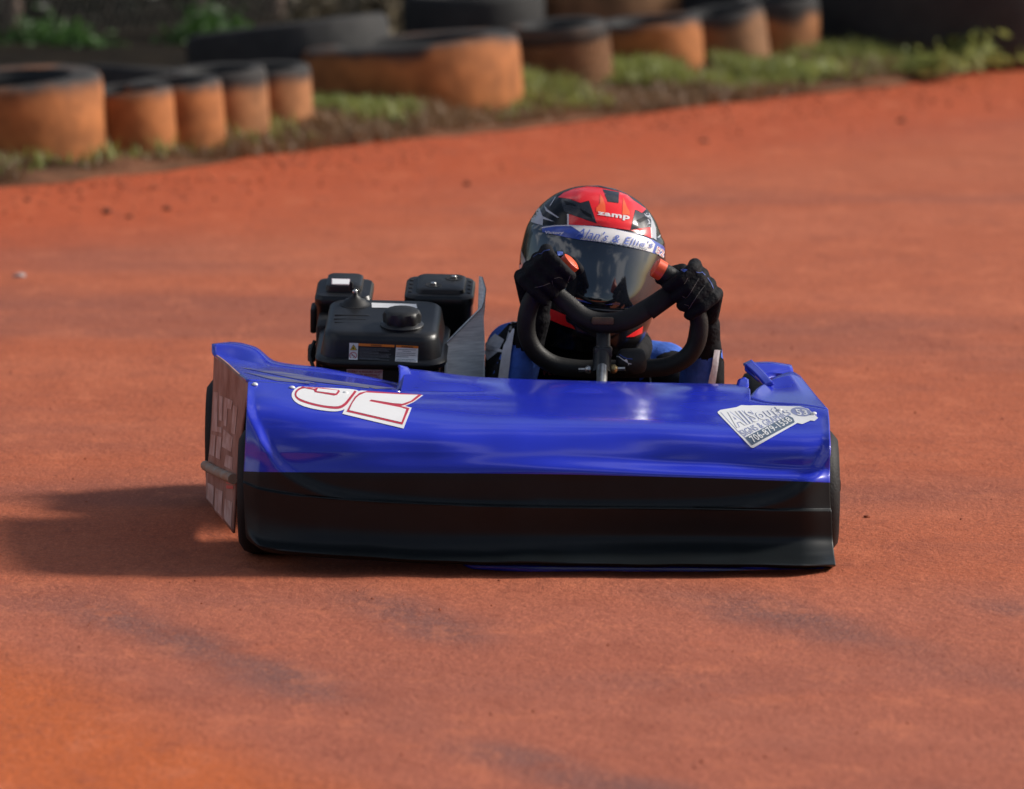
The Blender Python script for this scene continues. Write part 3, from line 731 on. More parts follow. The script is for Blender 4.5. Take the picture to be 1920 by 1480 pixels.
# race number
Z52 = lambda p: zz(p, 520, 700, 6.4)
five_o = [(250,165),(195,205),(167,260),(185,320),(250,375),(370,420),(540,452),(690,466),(780,452),(830,420),(880,340),(960,250),(985,200),(600,178),(300,166)]
five_r = [(290,170),(225,205),(203,260),(225,310),(290,350),(420,390),(560,420),(700,437),(770,427),(830,388),(880,322),(935,250),(960,212),(600,182)]
five_w = [(315,186),(250,215),(222,260),(242,300),(312,333),(430,370),(570,398),(700,410),(760,400),(812,362),(862,298),(915,232),(925,208),(600,187)]
two_o = [(965,222),(1010,212),(1752,268),(1640,350),(1530,400),(1612,418),(1515,668),(780,492),(812,425),(880,340)]
two_r = [(985,242),(1080,220),(1735,264),(1635,342),(1540,385),(1480,399),(1585,427),(1502,622),(830,467),(870,390),(930,290)]
two_w = [(985,272),(1060,240),(1505,264),(1690,268),(1600,342),(1500,376),(1400,370),(1125,326),(1100,345),(1480,420),(1545,442),(1488,596),(862,452),(900,370),(945,305)]
ctr_r = [(450,192),(500,184),(742,213),(750,232),(715,272),(680,278),(450,238),(438,216)]
ctr_w = [(485,194),(728,220),(700,258),(470,228)]
def chaikin(p, it=2):
    for _ in range(it):
        q = []
        for i in range(len(p)):
            (x0, y0), (x1, y1) = p[i], p[(i+1) % len(p)]; q += [(.75*x0+.25*x1, .75*y0+.25*y1), (.25*x0+.75*x1, .25*y0+.75*y1)]
        p = q
    return p
five_o, five_r, five_w = chaikin(five_o), chaikin(five_r), chaikin(five_w)
drape('race_number_outline', *poly2(Z52(five_o)), nose_bvh, M['white'], nose, .0014)
drape('race_number_outline', *poly2(Z52(two_o)), nose_bvh, M['white'], nose, .0014)
drape('race_number_edge', *poly2(Z52(five_r)), nose_bvh, M['red_vinyl'], nose, .0024)
drape('race_number_edge', *poly2(Z52(two_r)), nose_bvh, M['red_vinyl'], nose, .0024)
drape('race_number', *poly2(Z52(five_w)), nose_bvh, M['white'], nose, .0034)
drape('race_number', *poly2(Z52(two_w)), nose_bvh, M['white'], nose, .0034)
drape('race_number_edge', *line2(Z52([(290,176),(360,190),(450,206)]), 2.2), nose_bvh, M['red_vinyl'], nose, .0044)
drape('race_number_edge', *poly2(Z52(ctr_r)), nose_bvh, M['red_vinyl'], nose, .0044)
drape('race_number', *poly2(Z52(ctr_w)), nose_bvh, M['white'], nose, .0054)
# sign maker's sticker
ZA = lambda p: zz(p, 1330, 740, 8.727)
plate_o = [(135,290),(180,258),(440,215),(520,180),(650,186),(760,182),(1300,196),(1480,200),(1620,240),(1680,300),(1740,350),(1780,390),(1720,440),(1660,430),(1520,490),(1440,472),(720,877),(680,870),(540,722),(450,632),(140,312)]
drape('sticker_base', *poly2(ZA(plate_o)), nose_bvh, M['white'], nose, .0014)
drape('sticker_rim', *line2(ZA([(185,300),(460,600),(600,720)]), 1.0), nose_bvh, M['slate_blue'], nose, .0022)
drape('sticker_bar', *poly2(ZA([(582,712),(700,835),(1400,462),(1370,390),(1290,352)])), nose_bvh, M['slate'], nose, .0022)
drape('sticker_badge', *poly2(ZA([(1500+165*math.cos(t/24*6.2832), 290+72*math.sin(t/24*6.2832)+18*math.cos(t/24*6.2832)) for t in range(24)])), nose_bvh, M['slate_blue'], nose, .0022)
q1 = ZA([(215,300),(1180,200),(1270,300),(455,560)])
drape('sticker_lettering', *text2('AllSouth', q1, bold=.06), nose_bvh, M['slate_blue'], nose, .0024, 5)
drape('sticker_lettering', *text2('AllSouth', q1, bold=.022), nose_bvh, M['white'], nose, .0034, 5)
drape('sticker_lettering', *text2('SIGNS & GRAPHICS', ZA([(475,605),(1270,262),(1345,335),(585,690)]), bold=.008), nose_bvh, M['slate_blue'], nose, .0026, 5)
drape('sticker_lettering', *text2('706-879-1558', ZA([(635,705),(1275,372),(1370,440),(735,795)]), bold=.012), nose_bvh, M['white'], nose, .0034, 5)
drape('sticker_lettering', *text2('53', ZA([(1395,245),(1590,262),(1620,345),(1450,350)]), bold=.02), nose_bvh, M['white'], nose, .0034, 5)
def rivet(px, py, parent, bv, r=.0055):
    d = ray(px, py).normalized(); h = bv.ray_cast(CAM, d)
    if h[0] is None: return
    nn = h[1] if h[1].dot(d) < 0 else -h[1]
    Mx = Matrix.Translation(h[0]+nn*.0006) @ nn.to_track_quat('Z', 'Y').to_matrix().to_4x4()
    MB().lathe([(r, 0), (r, .0012), (r*.75, .0026), (r*.3, .0034), (.0002, .0036)], 12).xf(Mx).build('rivet', M['white'], parent)
for p in ((478,722),(548,728),(648,738)): rivet(*p, nose, nose_bvh)
for p in ((1462,771),(1526,777)): rivet(*p, nose, nose_bvh)

# side decks
dV, dF = patch([[(465,714,.29),(560,719,.315),(680,728,.345),(750,734,.36)], [(430,688,.50),(525,697,.48),(640,712,.46),(752,730,.42)], [(402,665,.72),(492,682,.66),(600,698,.56),(756,722,.47)]], 30, 14)
deck = solid(build('side_deck', dV, dF, M['blue'], kart, label='worn blue side deck behind the number'), .004)
dV, dF = patch([[(402,666,.715),(440,678,.69),(500,692,.61),(600,705,.54),(752,728,.47)], [(397,658,.735),(432,664,.72),(490,678,.66),(600,696,.57),(752,722,.485)], [(397,645,.76),(430,644,.765),(476,652,.74),(512,678,.68),(600,690,.60),(750,719,.50)], [(400,644,.80),(434,641,.81),(478,650,.78),(516,677,.71),(600,689,.63),(752,719,.52)]], 36, 12)
solid(build('deck_lip', dV, dF, M['blue'], deck), .004)
deck_bvh = bvh_of([deck])
drape('wear_sheen_streak', *merge2(poly2([(452,690),(520,697),(640,716),(742,729),(700,730),(560,712)]), poly2([(455,698),(545,712),(600,722),(520,715)])), deck_bvh, mat('scuff_sheen_blue', (0.02, 0.028, 0.30), .35, vscale=30, stretch=(.2, 1, 1), col2=(0.20, 0.20, 0.21)), deck, .0012)  # grey streaks: worn plastic with its reflection painted into the colour
dV, dF = patch([[(1404,746,.40),(1440,756,.36),(1500,760,.32),(1553,768,.28)], [(1420,728,.48),(1450,735,.48),(1500,738,.46),(1532,744,.45)], [(1438,716,.56),(1460,704,.60),(1485,697,.64),(1500,704,.66)]], 24, 12)
deck2 = solid(build('side_deck', dV, dF, M['blue'], kart, label='dark shaded blue side deck on the driver side'), .004)
dV, dF = patch([[(1424,714,.60),(1455,708,.63),(1491,709,.66)], [(1408,701,.62),(1446,700,.63),(1489,705,.64)], [(1396,690,.65),(1440,690,.65),(1487,694,.65)], [(1400,681,.68),(1440,680,.68),(1484,685,.68)], [(1404,679,.72),(1440,678,.72),(1480,683,.72)]], 14, 14)
solid(build('deck_lip', dV, dF, M['blue'], deck2), .004)
dV, dF = patch([[(1394,686,.67),(1410,679,.68)], [(1414,704,.60),(1432,700,.60)], [(1436,728,.52),(1452,722,.52)]], 4, 10)
solid(build('deck_strut', dV, dF, M['blue'], deck2), .005)
dV, dF = patch([[(1380,724,.52),(1402,728,.50)], [(1384,712,.55),(1404,720,.52)], [(1396,707,.56),(1404,712,.55)]], 4, 8)
solid(build('cowl_hook', dV, dF, M['blue'], deck2), .004)
# upright flap at the cockpit corner beside the engine
dV, dF = patch([[(738,738,.40),(762,736,.42)], [(748,715,.45),(772,708,.48)], [(750,690,.50),(768,692,.53)], [(748,684,.51),(764,688,.54)]], 6, 10)
solid(build('corner_flap', dV, dF, M['blue'], kart), .004)
rivet(757, 699, nose, bvh_of([nose]), .005)

# flared side panel with faded lettering
pr = [[(467,720,.30),(440,696,.42),(418,676,.58),(401,664,.74)], [(458,770,.305),(436,760,.43),(412,755,.60),(398,752,.75)], [(449,850,.315),(428,845,.44),(405,845,.60),(392,845,.755)], [(441,920,.325),(422,912,.45),(400,905,.62),(386,900,.76)], [(437,1000,.335),(418,976,.45),(402,958,.62),(386,934,.76)]]
pV, pF = patch(pr, 24, 40)
panel = build('side_panel', pV, pF, M['dusty_shade_panel'], kart, label='clay dusted side panel, shade and ground glow in its colour, with faded pale letters')
pb = bvh_of([panel]); solid(panel, .004)
bl = [poly2([(401,735),(409,736),(408,800),(416,802),(416,812),(398,808)]), poly2([(412,742),(418,744),(417,790),(411,788)]), poly2([(422,745),(437,752),(434,768),(427,766),(425,800),(419,798)]), poly2([(438,760),(446,764),(441,815),(434,812)]),
      poly2([(397,815),(405,817),(402,856),(393,852)]), poly2([(408,818),(416,820),(413,862),(405,858)]), poly2([(420,805),(437,820),(434,848),(417,838)]), poly2([(424,852),(437,858),(436,882),(421,874)]),
      poly2([(390,905),(402,912),(400,948),(388,934)]), poly2([(405,915),(418,922),(416,968),(403,955)]), poly2([(422,935),(436,942),(434,990),(420,972)])]
drape('faded_lettering', *merge2(*bl), pb, M['panel_letter'], panel, .0012)
drape('red_mark', *merge2(poly2([(425,903),(438,904),(438,908),(425,907)]), poly2([(425,910),(438,911),(438,917),(425,916)])), pb, M['red_vinyl'], panel, .0016)
b = MB()
for j in range(2): pass
bar = [at(441,898,.325)+Vector((-.004,-.004,0)), at(425,891,.45)+Vector((-.005,0,0)), at(402,880,.62)+Vector((-.005,0,0)), at(389,873,.71)+Vector((-.004,0,0))]
b.tube(smooth_path(bar, 14), .0095, n=10); b.build('nerf_bar', M['dusty_bar'], kart)

# chassis, floor, seat
b = MB().box((0.06, .78, .042), (.56, 1.05, .006), .001); b.build('floor_pan', M['frame'], kart)
b = MB()
for X in (-.22, .34): b.tube([(X, .22, .06), (X, .7, .055), (X, 1.42, .06)], .014, n=10)
for Yc in (.24, .62, 1.05, 1.42): b.tube([(-.30, Yc, .06), (.42, Yc, .06)], .013, n=10)
b.build('tube_frame', M['frame'], kart)
b = MB().tube([(-.54, 1.0, .12), (.52, 1.0, .12)], .015, n=12); b.build('rear_axle', M['steel'], kart)
b = MB().tube([(-.46, .26, .125), (.60, .26, .125)], .011, n=10); b.build('front_axle', M['frame'], kart)
sp = [(.16, .80, .075), (.16, 1.0, .062), (.16, 1.20, .075), (.16, 1.33, .13), (.16, 1.37, .16), (.16, 1.38, .185)]
sV = []; sF = []
for j, p in enumerate(smooth_path(sp, 18)):
    for i in range(13):
        u = (i-6)/6; sV.append((p[0]+u*.17, p[1]-.10*max(0, abs(u)-.45)*(j > 9), p[2]+.12*max(0, abs(u)-.5)**1.2))
for j in range(17):
    for i in range(12): sF.append((j*13+i, j*13+i+1, (j+1)*13+i+1, (j+1)*13+i))
solid(build('seat', sV, sF, M['seat'], kart), .006)
def wheel(x, y, r, wd, side, label=None):
    Mx = Matrix.Translation((x, y, r-.002)) @ Matrix.Rotation(math.pi/2, 4, 'Y')
    h = wd
    prof = [(r*.48, -h*.40), (r*.62, -h*.49), (r*.82, -h*.48), (r*.95, -h*.40), (r*.995, -h*.28), (r, 0), (r*.995, h*.28), (r*.95, h*.40), (r*.82, h*.48), (r*.62, h*.49), (r*.48, h*.40)]
    t = MB().lathe(prof, 48, closed=True).xf(Mx).build('wheel', M['rubber'], kart, label=label)
    rp = [(r*.49, -h*.42), (r*.50, -h*.30), (r*.40, -h*.22), (r*.40, h*.1), (r*.12, h*.12), (r*.12, h*.2), (r*.40, h*.22), (r*.50, h*.30), (r*.49, h*.42), (r*.46, h*.42), (r*.36, h*.26), (r*.10, h*.24), (r*.10, h*.06), (r*.36, h*.02), (r*.36, -h*.24), (r*.46, -h*.42)]
    MB().lathe(rp, 32, closed=True).xf(Mx).build('rim', M['frame'], t)
    return t
wheel(at(1573, 940, .26).x-.075, .26, .116, .15, 1)
wheel(at(446, 900, .27).x+.06, .27, .116, .12, -1)
wheel(at(386, 850, .9).x+.075, .9, .122, .15, -1)
wheel(at(1442, 850, 1.0).x, 1.0, .120, .12, 1)

# ---- engine, tipped a little forward on its mount
EO = at(720, 692, .90)+Vector((0, 0, .056)); TILT = R(9.5)
EM = Matrix.Translation(EO) @ Matrix.Rotation(R(-1.5), 4, 'Z') @ Matrix.Rotation(R(1.2), 4, 'Y') @ Matrix.Rotation(TILT, 4, 'X')
def eb(mb, name, m, parent, **k): return mb.xf(EM).build(name, m, parent, **k)
blk = MB().rrects([(0, -.02, -.17, .10, .135, .02), (0, -.02, -.012, .112, .138, .02)]).box((-.118, .12, -.07), (.03, .16, .17), .008)
blk.box((.06, .12, -.06), (.10, .10, .12), .01)
for k in range(7): blk.box((-.02, .16, -.12+.02*k), (.16, .13, .006), .0015)
engine = eb(blk, 'engine', M['engine_dark'], kart, label='black single cylinder engine')
tk = MB().rrects([(0, -.03, -.012, .116, .128, .035), (0, -.03, -.006, .124, .136, .04), (0, -.03, .002, .125, .137, .04), (0, -.03, .006, .122, .134, .04), (0, -.03, .009, .115, .127, .036), (0, -.030, .024, .112, .124, .034), (0, -.030, .042, .109, .121, .034), (.0, -.030, .050, .107, .118, .034), (0, -.030, .0545, .102, .113, .032), (0, -.030, .0570, .094, .105, .028), (0, -.030, .0582, .07, .08, .02)], 8)
tank = eb(tk, 'fuel_tank', M['engine'], engine, angle=50)
eb(MB().lathe([(.041, .070), (.042, .079), (.039, .082), (.034, .084), (.030, .086)], 30).xf(Matrix.Translation((.038, -.094, -.0183))), 'cap_seat', M['engine'], engine)
capv = MB(); prof = [(.0355, .079), (.0365, .084), (.0375, .098), (.036, .104), (.031, .1075), (.015, .1085), (.001, .1085)]
n = 48; Vc = []; Fc = []
for (r, z) in prof:
    for k in range(n):
        a = 2*math.pi*k/n; rr = r*(1+(.055*math.cos(a*8) if .082 < z < .101 else 0)); Vc.append((.038+rr*.94*math.cos(a), -.094+rr*.94*math.sin(a), z))
for i in range(len(prof)-1):
    for k in range(n): Fc.append((i*n+k, i*n+(k+1) % n, (i+1)*n+(k+1) % n, (i+1)*n+k))
Fc.append(tuple(range((len(prof)-1)*n, len(prof)*n))); capv.add(Vc, Fc)
eb(capv.xf(Matrix.Translation((0, 0, -.0183))), 'fuel_cap', mat('fuel_cap_black', (0.010, 0.010, 0.010), .5, var=.3, vscale=60), engine)
eb(MB().lathe([(.030, .068), (.030, .077), (.024, .079), (.020, .085), (.014, .087), (.010, .091), (.006, .094), (.004, .102)], 28).xf(Matrix.Translation((-.058, .040, -.0183))), 'vent_boot', M['engine_dark'], engine)
vb = MB().box((-.058, .040, 0.106), (.020, .008, .008), .002).box((-.066, .040, 0.113), (.007, .008, .016), .002); vb.sphere((-.054, .035, 0.105), .005, 10, 6)
eb(vb.xf(Matrix.Translation((0, 0, -.0183))), 'shutoff_valve', M['engine_dark'], engine); eb(MB().sphere((-.058, .032, 0.0857), .0055, 10, 6), 'valve_screw', M['steel'], engine)
# recessed moulding lines on the left of the tank top
eb(MB().box((-.062, -.060, 0.0575), (.062, .004, .003), .001).box((-.066, -.082, 0.0570), (.05, .004, .003), .001).box((-.06, -.035, 0.0579), (.066, .004, .003), .001), 'tank_ribs', M['engine'], engine)
cx = (636-720)/978; 
air = MB().rrects([(cx, .19, -.17, .050, .062, .016), (cx, .19, .045, .052, .064, .016), (cx, .19, .049, .055, .067, .018), (cx, .19, .060, .055, .067, .018), (cx, .19, .067, .051, .062, .018), (cx, .195, .070, .036, .046, .012), (cx, .195, .080, .034, .044, .012), (cx, .195, .083, .030, .040, .012)], 6)
air = eb(air.xf(Matrix.Translation((0,0,-.020))), 'air_cleaner', M['engine'], engine)
eb(MB().box((cx-.058, .17, -.01), (.012, .05, .05), .004).box((cx-.06, .15, -.075), (.016, .03, .03), .004), 'choke_lever', M['engine_dark'], engine)
mx = (817-720)/978
muf = MB().rrects([(mx, .20, -.09, .060, .062, .016), (mx, .20, .044, .064, .068, .018), (mx, .20, .050, .067, .072, .022), (mx, .20, .062, .067, .072, .024), (mx, .20, .067, .063, .068, .024), (mx+.002, .20, .0685, .048, .056, .014), (mx+.002, .20, .075, .046, .054, .014), (mx+.002, .20, .0775, .042, .050, .014)], 6)
muf = eb(muf.xf(Matrix.Translation((0,0,-.016))), 'muffler_cover', M['engine'], engine)
hb = MB()
for sx in (-1, 1):
    for k in range(4): hb.box((mx+sx*.0565, .158+.026*k, .0672), (.007, .010, .004), .001)
for k in range(3): hb.box((mx-.022+.022*k, .137, .066), (.014, .004, .004), .001)
eb(hb.xf(Matrix.Translation((0,0,-.016))), 'vent_hole', M['black'], engine)['kind'] = 'stuff'
for (ox, oy) in ((-.012, .172), (.026, .222)):
    eb(MB().lathe([(.0165, .0772), (.0165, .0782), (.012, .0784), (.011, .0779), (.001, .0779)], 24).xf(Matrix.Translation((mx+ox, oy, -.016))), 'bolt_recess', M['engine_dark'], engine)
    eb(MB().lathe([(.0055, .078), (.0055, .082), (.004, .0835), (.001, .0838)], 8).xf(Matrix.Translation((mx+ox, oy, -.016))), 'bolt', M['steel'], engine)
eb(MB().box((mx+.006, .131, .035), (.07, .003, .0025), .0005), 'trim_line', mat('dull_brass', (.16, .09, .02), .6, var=.3), engine)
ebv = bvh_of([tank, air, muf, engine])
def zl(p): return zz(p, 560, 480, 4.8)
zt = lambda p: zz(p, 640, 630, 9.143)
drape('warning_label', *poly2(zt([(138,120),(292,125),(278,415),(128,410)])), ebv, M['white'], engine, .0010, 5)
for q_ in ([(296,128),(912,155),(910,195),(294,172)], [(938,155),(1320,175),(1318,215),(936,195)]): drape('warning_band', *poly2(zt(q_)), ebv, M['orange_label'], engine, .0018, 5)
drape('warning_label', *poly2(zt([(936,196),(1318,216),(1304,460),(920,442)])), ebv, M['white'], engine, .0010, 8)
drape('warning_label', *poly2(zt([(294,173),(910,196),(900,435),(280,418)])), ebv, M['black'], engine, .0010, 8)
drape('warning_triangle', *poly2(zt([(210,148),(268,242),(152,242)])), ebv, M['yellow'], engine, .0022, 5)
fl = [(205+12*math.cos(t/10*6.28), 210+18*math.sin(t/10*6.28)) for t in range(10)]
drape('triangle_rim', *line2(zt([(210,150),(267,241),(153,241),(210,150)]), .7), ebv, M['black'], engine, .0034, 5)
drape('flame_mark', *poly2(zt(fl)), ebv, M['black'], engine, .0034, 5)
ring = [(204+58*math.cos(t/28*6.2832), 336+56*math.sin(t/28*6.2832)) for t in range(29)]
drape('prohibition_bar', *line2(zt([(165,295),(246,378)]), 1.0), ebv, M['red_vinyl'], engine, .0034, 5)
drape('prohibition_ring', *line2(zt(ring), 1.1), ebv, M['red_vinyl'], engine, .0034, 5)
drape('match_mark', *merge2(line2(zt([(180,325),(230,350),(200,372)]), 1.3)), ebv, M['black'], engine, .0030, 5)
drape('label_lettering', *merge2(text2('WARNING', zt([(505,143),(690,152),(688,180),(503,172)]), .02), text2('WARNING', zt([(1030,167),(1235,178),(1233,207),(1028,197)]), .02)), ebv, M['black'], engine, .0034, 5)
lines = []; rr_ = random.Random(4)
for k in range(12):
    y = 205+k*18; e = rr_.choice([820, 850, 790, 640]); lines.append(line2(zt([(310, y-1), (e, y+22)]), .55))
drape('fine_print', *merge2(*lines), ebv, M['grey_print'], engine, .0022, 5)
lines = []
for (a, c, y) in ((970,1280,235),(1050,1190,262),(945,1270,295),(945,1270,328),(940,1150,357),(940,1250,402),(930,1290,435)): lines.append(line2(zt([(a, y-3), (c, y+6)]), .9))
drape('fine_print', *merge2(*lines), ebv, M['grey_print'], engine, .0022, 5)
drape('oil_label', *poly2(zt([(90,565),(712,575),(705,765),(80,705)])), ebv, M['pink_label'], engine, .0010, 5)
drape('label_lettering', *merge2(text2('EVERY 4 HOURS AND', zt([(125,590),(690,600),(688,640),(120,625)]), .02), text2('OPERATE PROPERLY', zt([(125,640),(665,655),(662,692),(120,675)]), .02), text2('IT VOIDS WARRANTY', zt([(120,690),(665,705),(662,745),(115,712)]), .02)), ebv, M['maroon'], engine, .0030, 5)
drape('white_label', *poly2(zl([(655,425),(1058,437),(1067,474),(660,468)])), ebv, M['white'], engine, .0012, 5)
drape('white_label', *poly2(zl([(297,207),(462,210),(462,264),(297,262)])), ebv, M['pink_label'], engine, .0012, 5)
drape('white_label', *poly2(zl([(303,212),(457,215),(457,259),(303,257)])), ebv, M['white'], engine, .0022, 5)

for pts_, r_ in (([(590,640,.99),(582,665,.97),(588,690,.95),(600,712,.92)], .004), ([(596,655,1.0),(606,640,.98),(612,665,.95),(604,700,.93)], .003)):
    MB().tube(smooth_path([at(*p) for p in pts_], 16), r_, n=8).build('cable', M['engine_dark'], engine)
# aluminium guard between engine and driver, and its bracket
g = MB().plate([at(*p) for p in ((838,642,.86),(903,577,.90),(906,640,.90),(906,715,.88),(838,715,.84))], (0, .003, 0))
g.plate([at(*p) for p in ((900,519,.94),(905,521,.93),(911,543,.92),(909,580,.915),(906,604,.905),(903,575,.903),(898,582,.91))], (-.002, .012, 0))
g.plate([at(903,577,.90), at(906,640,.90), at(906,715,.88), at(906,715,1.0), at(906,640,1.02), at(900,525,1.0), at(900,519,.94)], (.003, 0, 0))
gp = g.build('guard_plate', M['alu'], kart, smooth=False)
MB().tube([at(838,642,.858), at(903,577,.898), at(908,560,.91), at(910,543,.918), at(903,520,.93)], .0022, n=8).build('plate_edge', M['steel'], gp)
MB().box(at(744, 706, .80), (.018, .004, .05), .001).build('engine_bracket', M['alu'], kart)
MB().box(at(836, 700, .80), (.006, .006, .04), .001).build('bracket_post', M['white'], kart)

# ---- steering wheel
WY = .76
sw = MB().tube([at(1104,640,.77), at(1132,606,.765), at(1160,640,.77)], [.012, .017, .012], n=12)
hubm = MB().sphere(at(1132, 604, .76), (.034, .016, .018), 20, 10)
steer = hubm.build('steering_wheel', M['grip'], kart, label='black open topped steering wheel with orange grip ends')
left = [(1066,497,.74),(1045,508,.74),(1018,530,.745),(997,563,.75),(987,600,.755),(990,635,.76),(1008,664,.765),(1040,684,.77),(1085,692,.77),(1120,692,.77)]
right = [(1240,508,.74),(1262,522,.74),(1288,548,.745),(1305,580,.75),(1311,612,.755),(1305,645,.76),(1285,672,.765),(1250,687,.77),(1195,692,.77),(1140,692,.77)]
for pl_ in (left, right):
    MB().tube(smooth_path([at(*p) for p in pl_], 48), .0175, n=18).build('rim_grip', M['grip'], steer)
for (p0, p1) in (((1074,489,.738), (1062,500,.74)), ((1226,500,.738), (1243,510,.74))):
    a_, b_ = at(*p0), at(*p1); MB().tube([a_, a_.lerp(b_, .15), b_], [.013, .0192, .0192], n=18).build('end_cap', M['orange_cap'], steer)
cross = [(1030,540,.75),(1062,568,.745),(1095,596,.74),(1132,606,.74),(1175,600,.74),(1220,575,.745),(1268,540,.75)]
MB().tube(smooth_path([at(*p) for p in cross], 40), [.016+.004*math.sin(i/39*math.pi) for i in range(40)], n=18, flat=.75).build('cross_bar', M['grip'], steer)
MB().tube([at(1214,583,.7425), at(1222,577,.7435), at(1258,551,.748)], 0.0198, n=18, flat=.80).build('bar_sleeve', M['rubber'], steer)
MB().box(at(1130, 602, .722), (.042, .012, .014), .004).build('hub_badge', mat('dusty_hub', (.05, .033, .02), .6, vscale=60, col2=(.16, .09, .045)), steer)
colm = MB().tube([at(1131,606,.765), at(1131,655,.72)], .0135, n=16).box(at(1131,660,.715), (.034, .03, .02), .004)
steer_c = colm.build('steering_column', M['frame'], kart)
MB().tube([at(1129,655,.72), at(1128,700,.69)], .0175, n=16).build('column_clamp', M['engine'], steer_c)
MB().tube([at(1129,690,.685), at(1127,745,.60)], .0105, n=16).build('column_shaft', M['steel'], steer_c)
MB().tube([at(1085,694,.71), at(1172,692,.70)], .004, n=8).build('clamp_bolt', M['steel'], steer_c)
MB().sphere(at(1104,693,.70), .008, 12, 8).build('bolt_head', M['steel'], steer_c)
MB().sphere(at(1150,692,.70), .009, 12, 8).build('bolt_head', mat('brass_nut', (.35, .26, .12), .4, metal=.8, var=.3), steer_c)
# padded end of the lower bar with its running emblem
MB().tube(smooth_path([at(1158,676,.742), at(1180,678,.738), at(1210,676,.742)], 10), [.016, .022, .024, .025, .025, .025, .025, .024, .022, .016], n=18).build('bar_pad', mat('pad_black', (.012, .012, .013), .7, var=.3, bump=.3, bscale=70), steer)

# ================================================================== the driver
drv = thing('person', 'kart driver in black and blue racing suit, gloves and red and black helmet', 'person', (.16, 1.15, .06))
SL, SR = at(962, 656, 1.10), at(1246, 690, 1.10); EL, ER = at(950, 752, .86), at(1312, 760, .88)
WL, WR = at(1004, 596, .79), at(1322, 610, .80)
ch, pe, nk = Vector((.155, 1.14, .215)), Vector((.16, 1.24, .15)), Vector((.15, 1.04, .315))
HC = at(1109, 500, 1.0)
caps = [(ch, .105, pe, .115), (ch+Vector((-.03, 0, .02)), .09, ch+Vector((.03, 0, .0)), .09), (ch, .09, nk, .058), (nk, .058, HC, .07), (HC, .085, HC+Vector((0, .02, .03)), .085),
        (SL, .055, ch, .085), (SR, .052, ch, .085), (SL, .055, EL, .045), (SR, .052, ER, .045), (EL, .045, WL.lerp(EL, .45), .040), (WL.lerp(EL, .45), .040, WL, .027), (ER, .046, WR.lerp(ER, .45), .041), (WR.lerp(ER, .45), .041, WR, .027)]
for sx, kx in ((-.09, -.12), (.09, .12)):
    hp = pe+Vector((sx, -.02, -.02)); kn = Vector((.13+kx, .80, .165)); ak = Vector((.10+kx, .42, .085)); toe = Vector((.10+kx, .33, .115))
    caps += [(hp, .08, kn, .052), (kn, .052, ak, .035), (ak, .035, toe, .028)]
body = blob('racing_suit', caps, .0065, [M['suit_black'], M['suit_blue']], drv, 8)
def seg_d(p, a, b_):
    t = max(0, min(1, (p-a).dot(b_-a)/(b_-a).length_squared)); return (p-a.lerp(b_, t)).length, t
bo = ORG[body.name]; ix = []
for pl_ in body.data.polygons:
    p = pl_.center+bo; k = 0
    for (a, c) in ((EL, WL), (ER, WR)):
        d, t = seg_d(p, a, c)
        if d < .056 and t < .70 and p.y < 1.0: k = 1
    for (a, c) in ((SL, EL), (SR, ER)):
        d, t = seg_d(p, a, c)
        if d < .062 and t < .2: k = 1
    ix.append(k)
body.data.polygons.foreach_set('material_index', ix)
body_bvh = bvh_of([body])
drape('sleeve_black', *poly2([(985,585),(962,600),(935,630),(905,690),(900,722),(938,722),(950,660),(968,610)]), body_bvh, M['suit_black'], body, .0020, 6)
drape('sleeve_stripe', *poly2([(960,600),(970,602),(960,660),(952,722),(934,722),(944,660)]), body_bvh, M['suit_white'], body, .0030, 6)
drape('sleeve_stripe', *poly2([(1338,655),(1348,656),(1344,690),(1338,730),(1324,730),(1333,690)]), body_bvh, M['suit_white'], body, .0030, 6)
drape('sleeve_black', *poly2([(1348,650),(1360,665),(1362,700),(1360,730),(1338,730),(1345,690)]), body_bvh, M['suit_black'], body, .0022, 6)
drape('shoulder_patch', *poly2([(908,650),(930,628),(946,640),(936,662),(916,678)]), body_bvh, M['suit_white'], body, .0034, 5)
drape('shoulder_piping', *line2([(1211,659),(1218,664),(1221,676),(1222,722)], 3.2), body_bvh, M['suit_white'], body, .0030, 6)
drape('chest_lettering', *text2('MECHANICAL', [(1010,656),(1073,655),(1074,664),(1012,666)], .02), body_bvh, M['suit_white'], body, .0030, 8)
drape('chest_band', *poly2([(1026,650),(1062,648),(1066,653),(1028,657)]), body_bvh, mat('suit_red_cloth', (.16, .012, .015), .8, var=.2), body, .0022, 8)
drape('chest_lettering', *text2('PEUTZ', [(1018,694),(1064,692),(1066,701),(1020,704)], .01), body_bvh, mat('suit_pink_print', (.45, .12, .16), .8, var=.2), body, .0030, 8)
# neck brace
nb = MB(); pts = []
for k in range(33):
    a = 2*math.pi*k/32; pts.append(Vector((nk.x+.005+.088*math.cos(a), nk.y+.005+.092*math.sin(a), .292+.018*math.sin(a)+(-.012 if math.cos(a) > .6 else 0))))
nb.tube(pts, .030, n=16, cap=False); nb.build('neck_brace', M['suit_black'], drv)

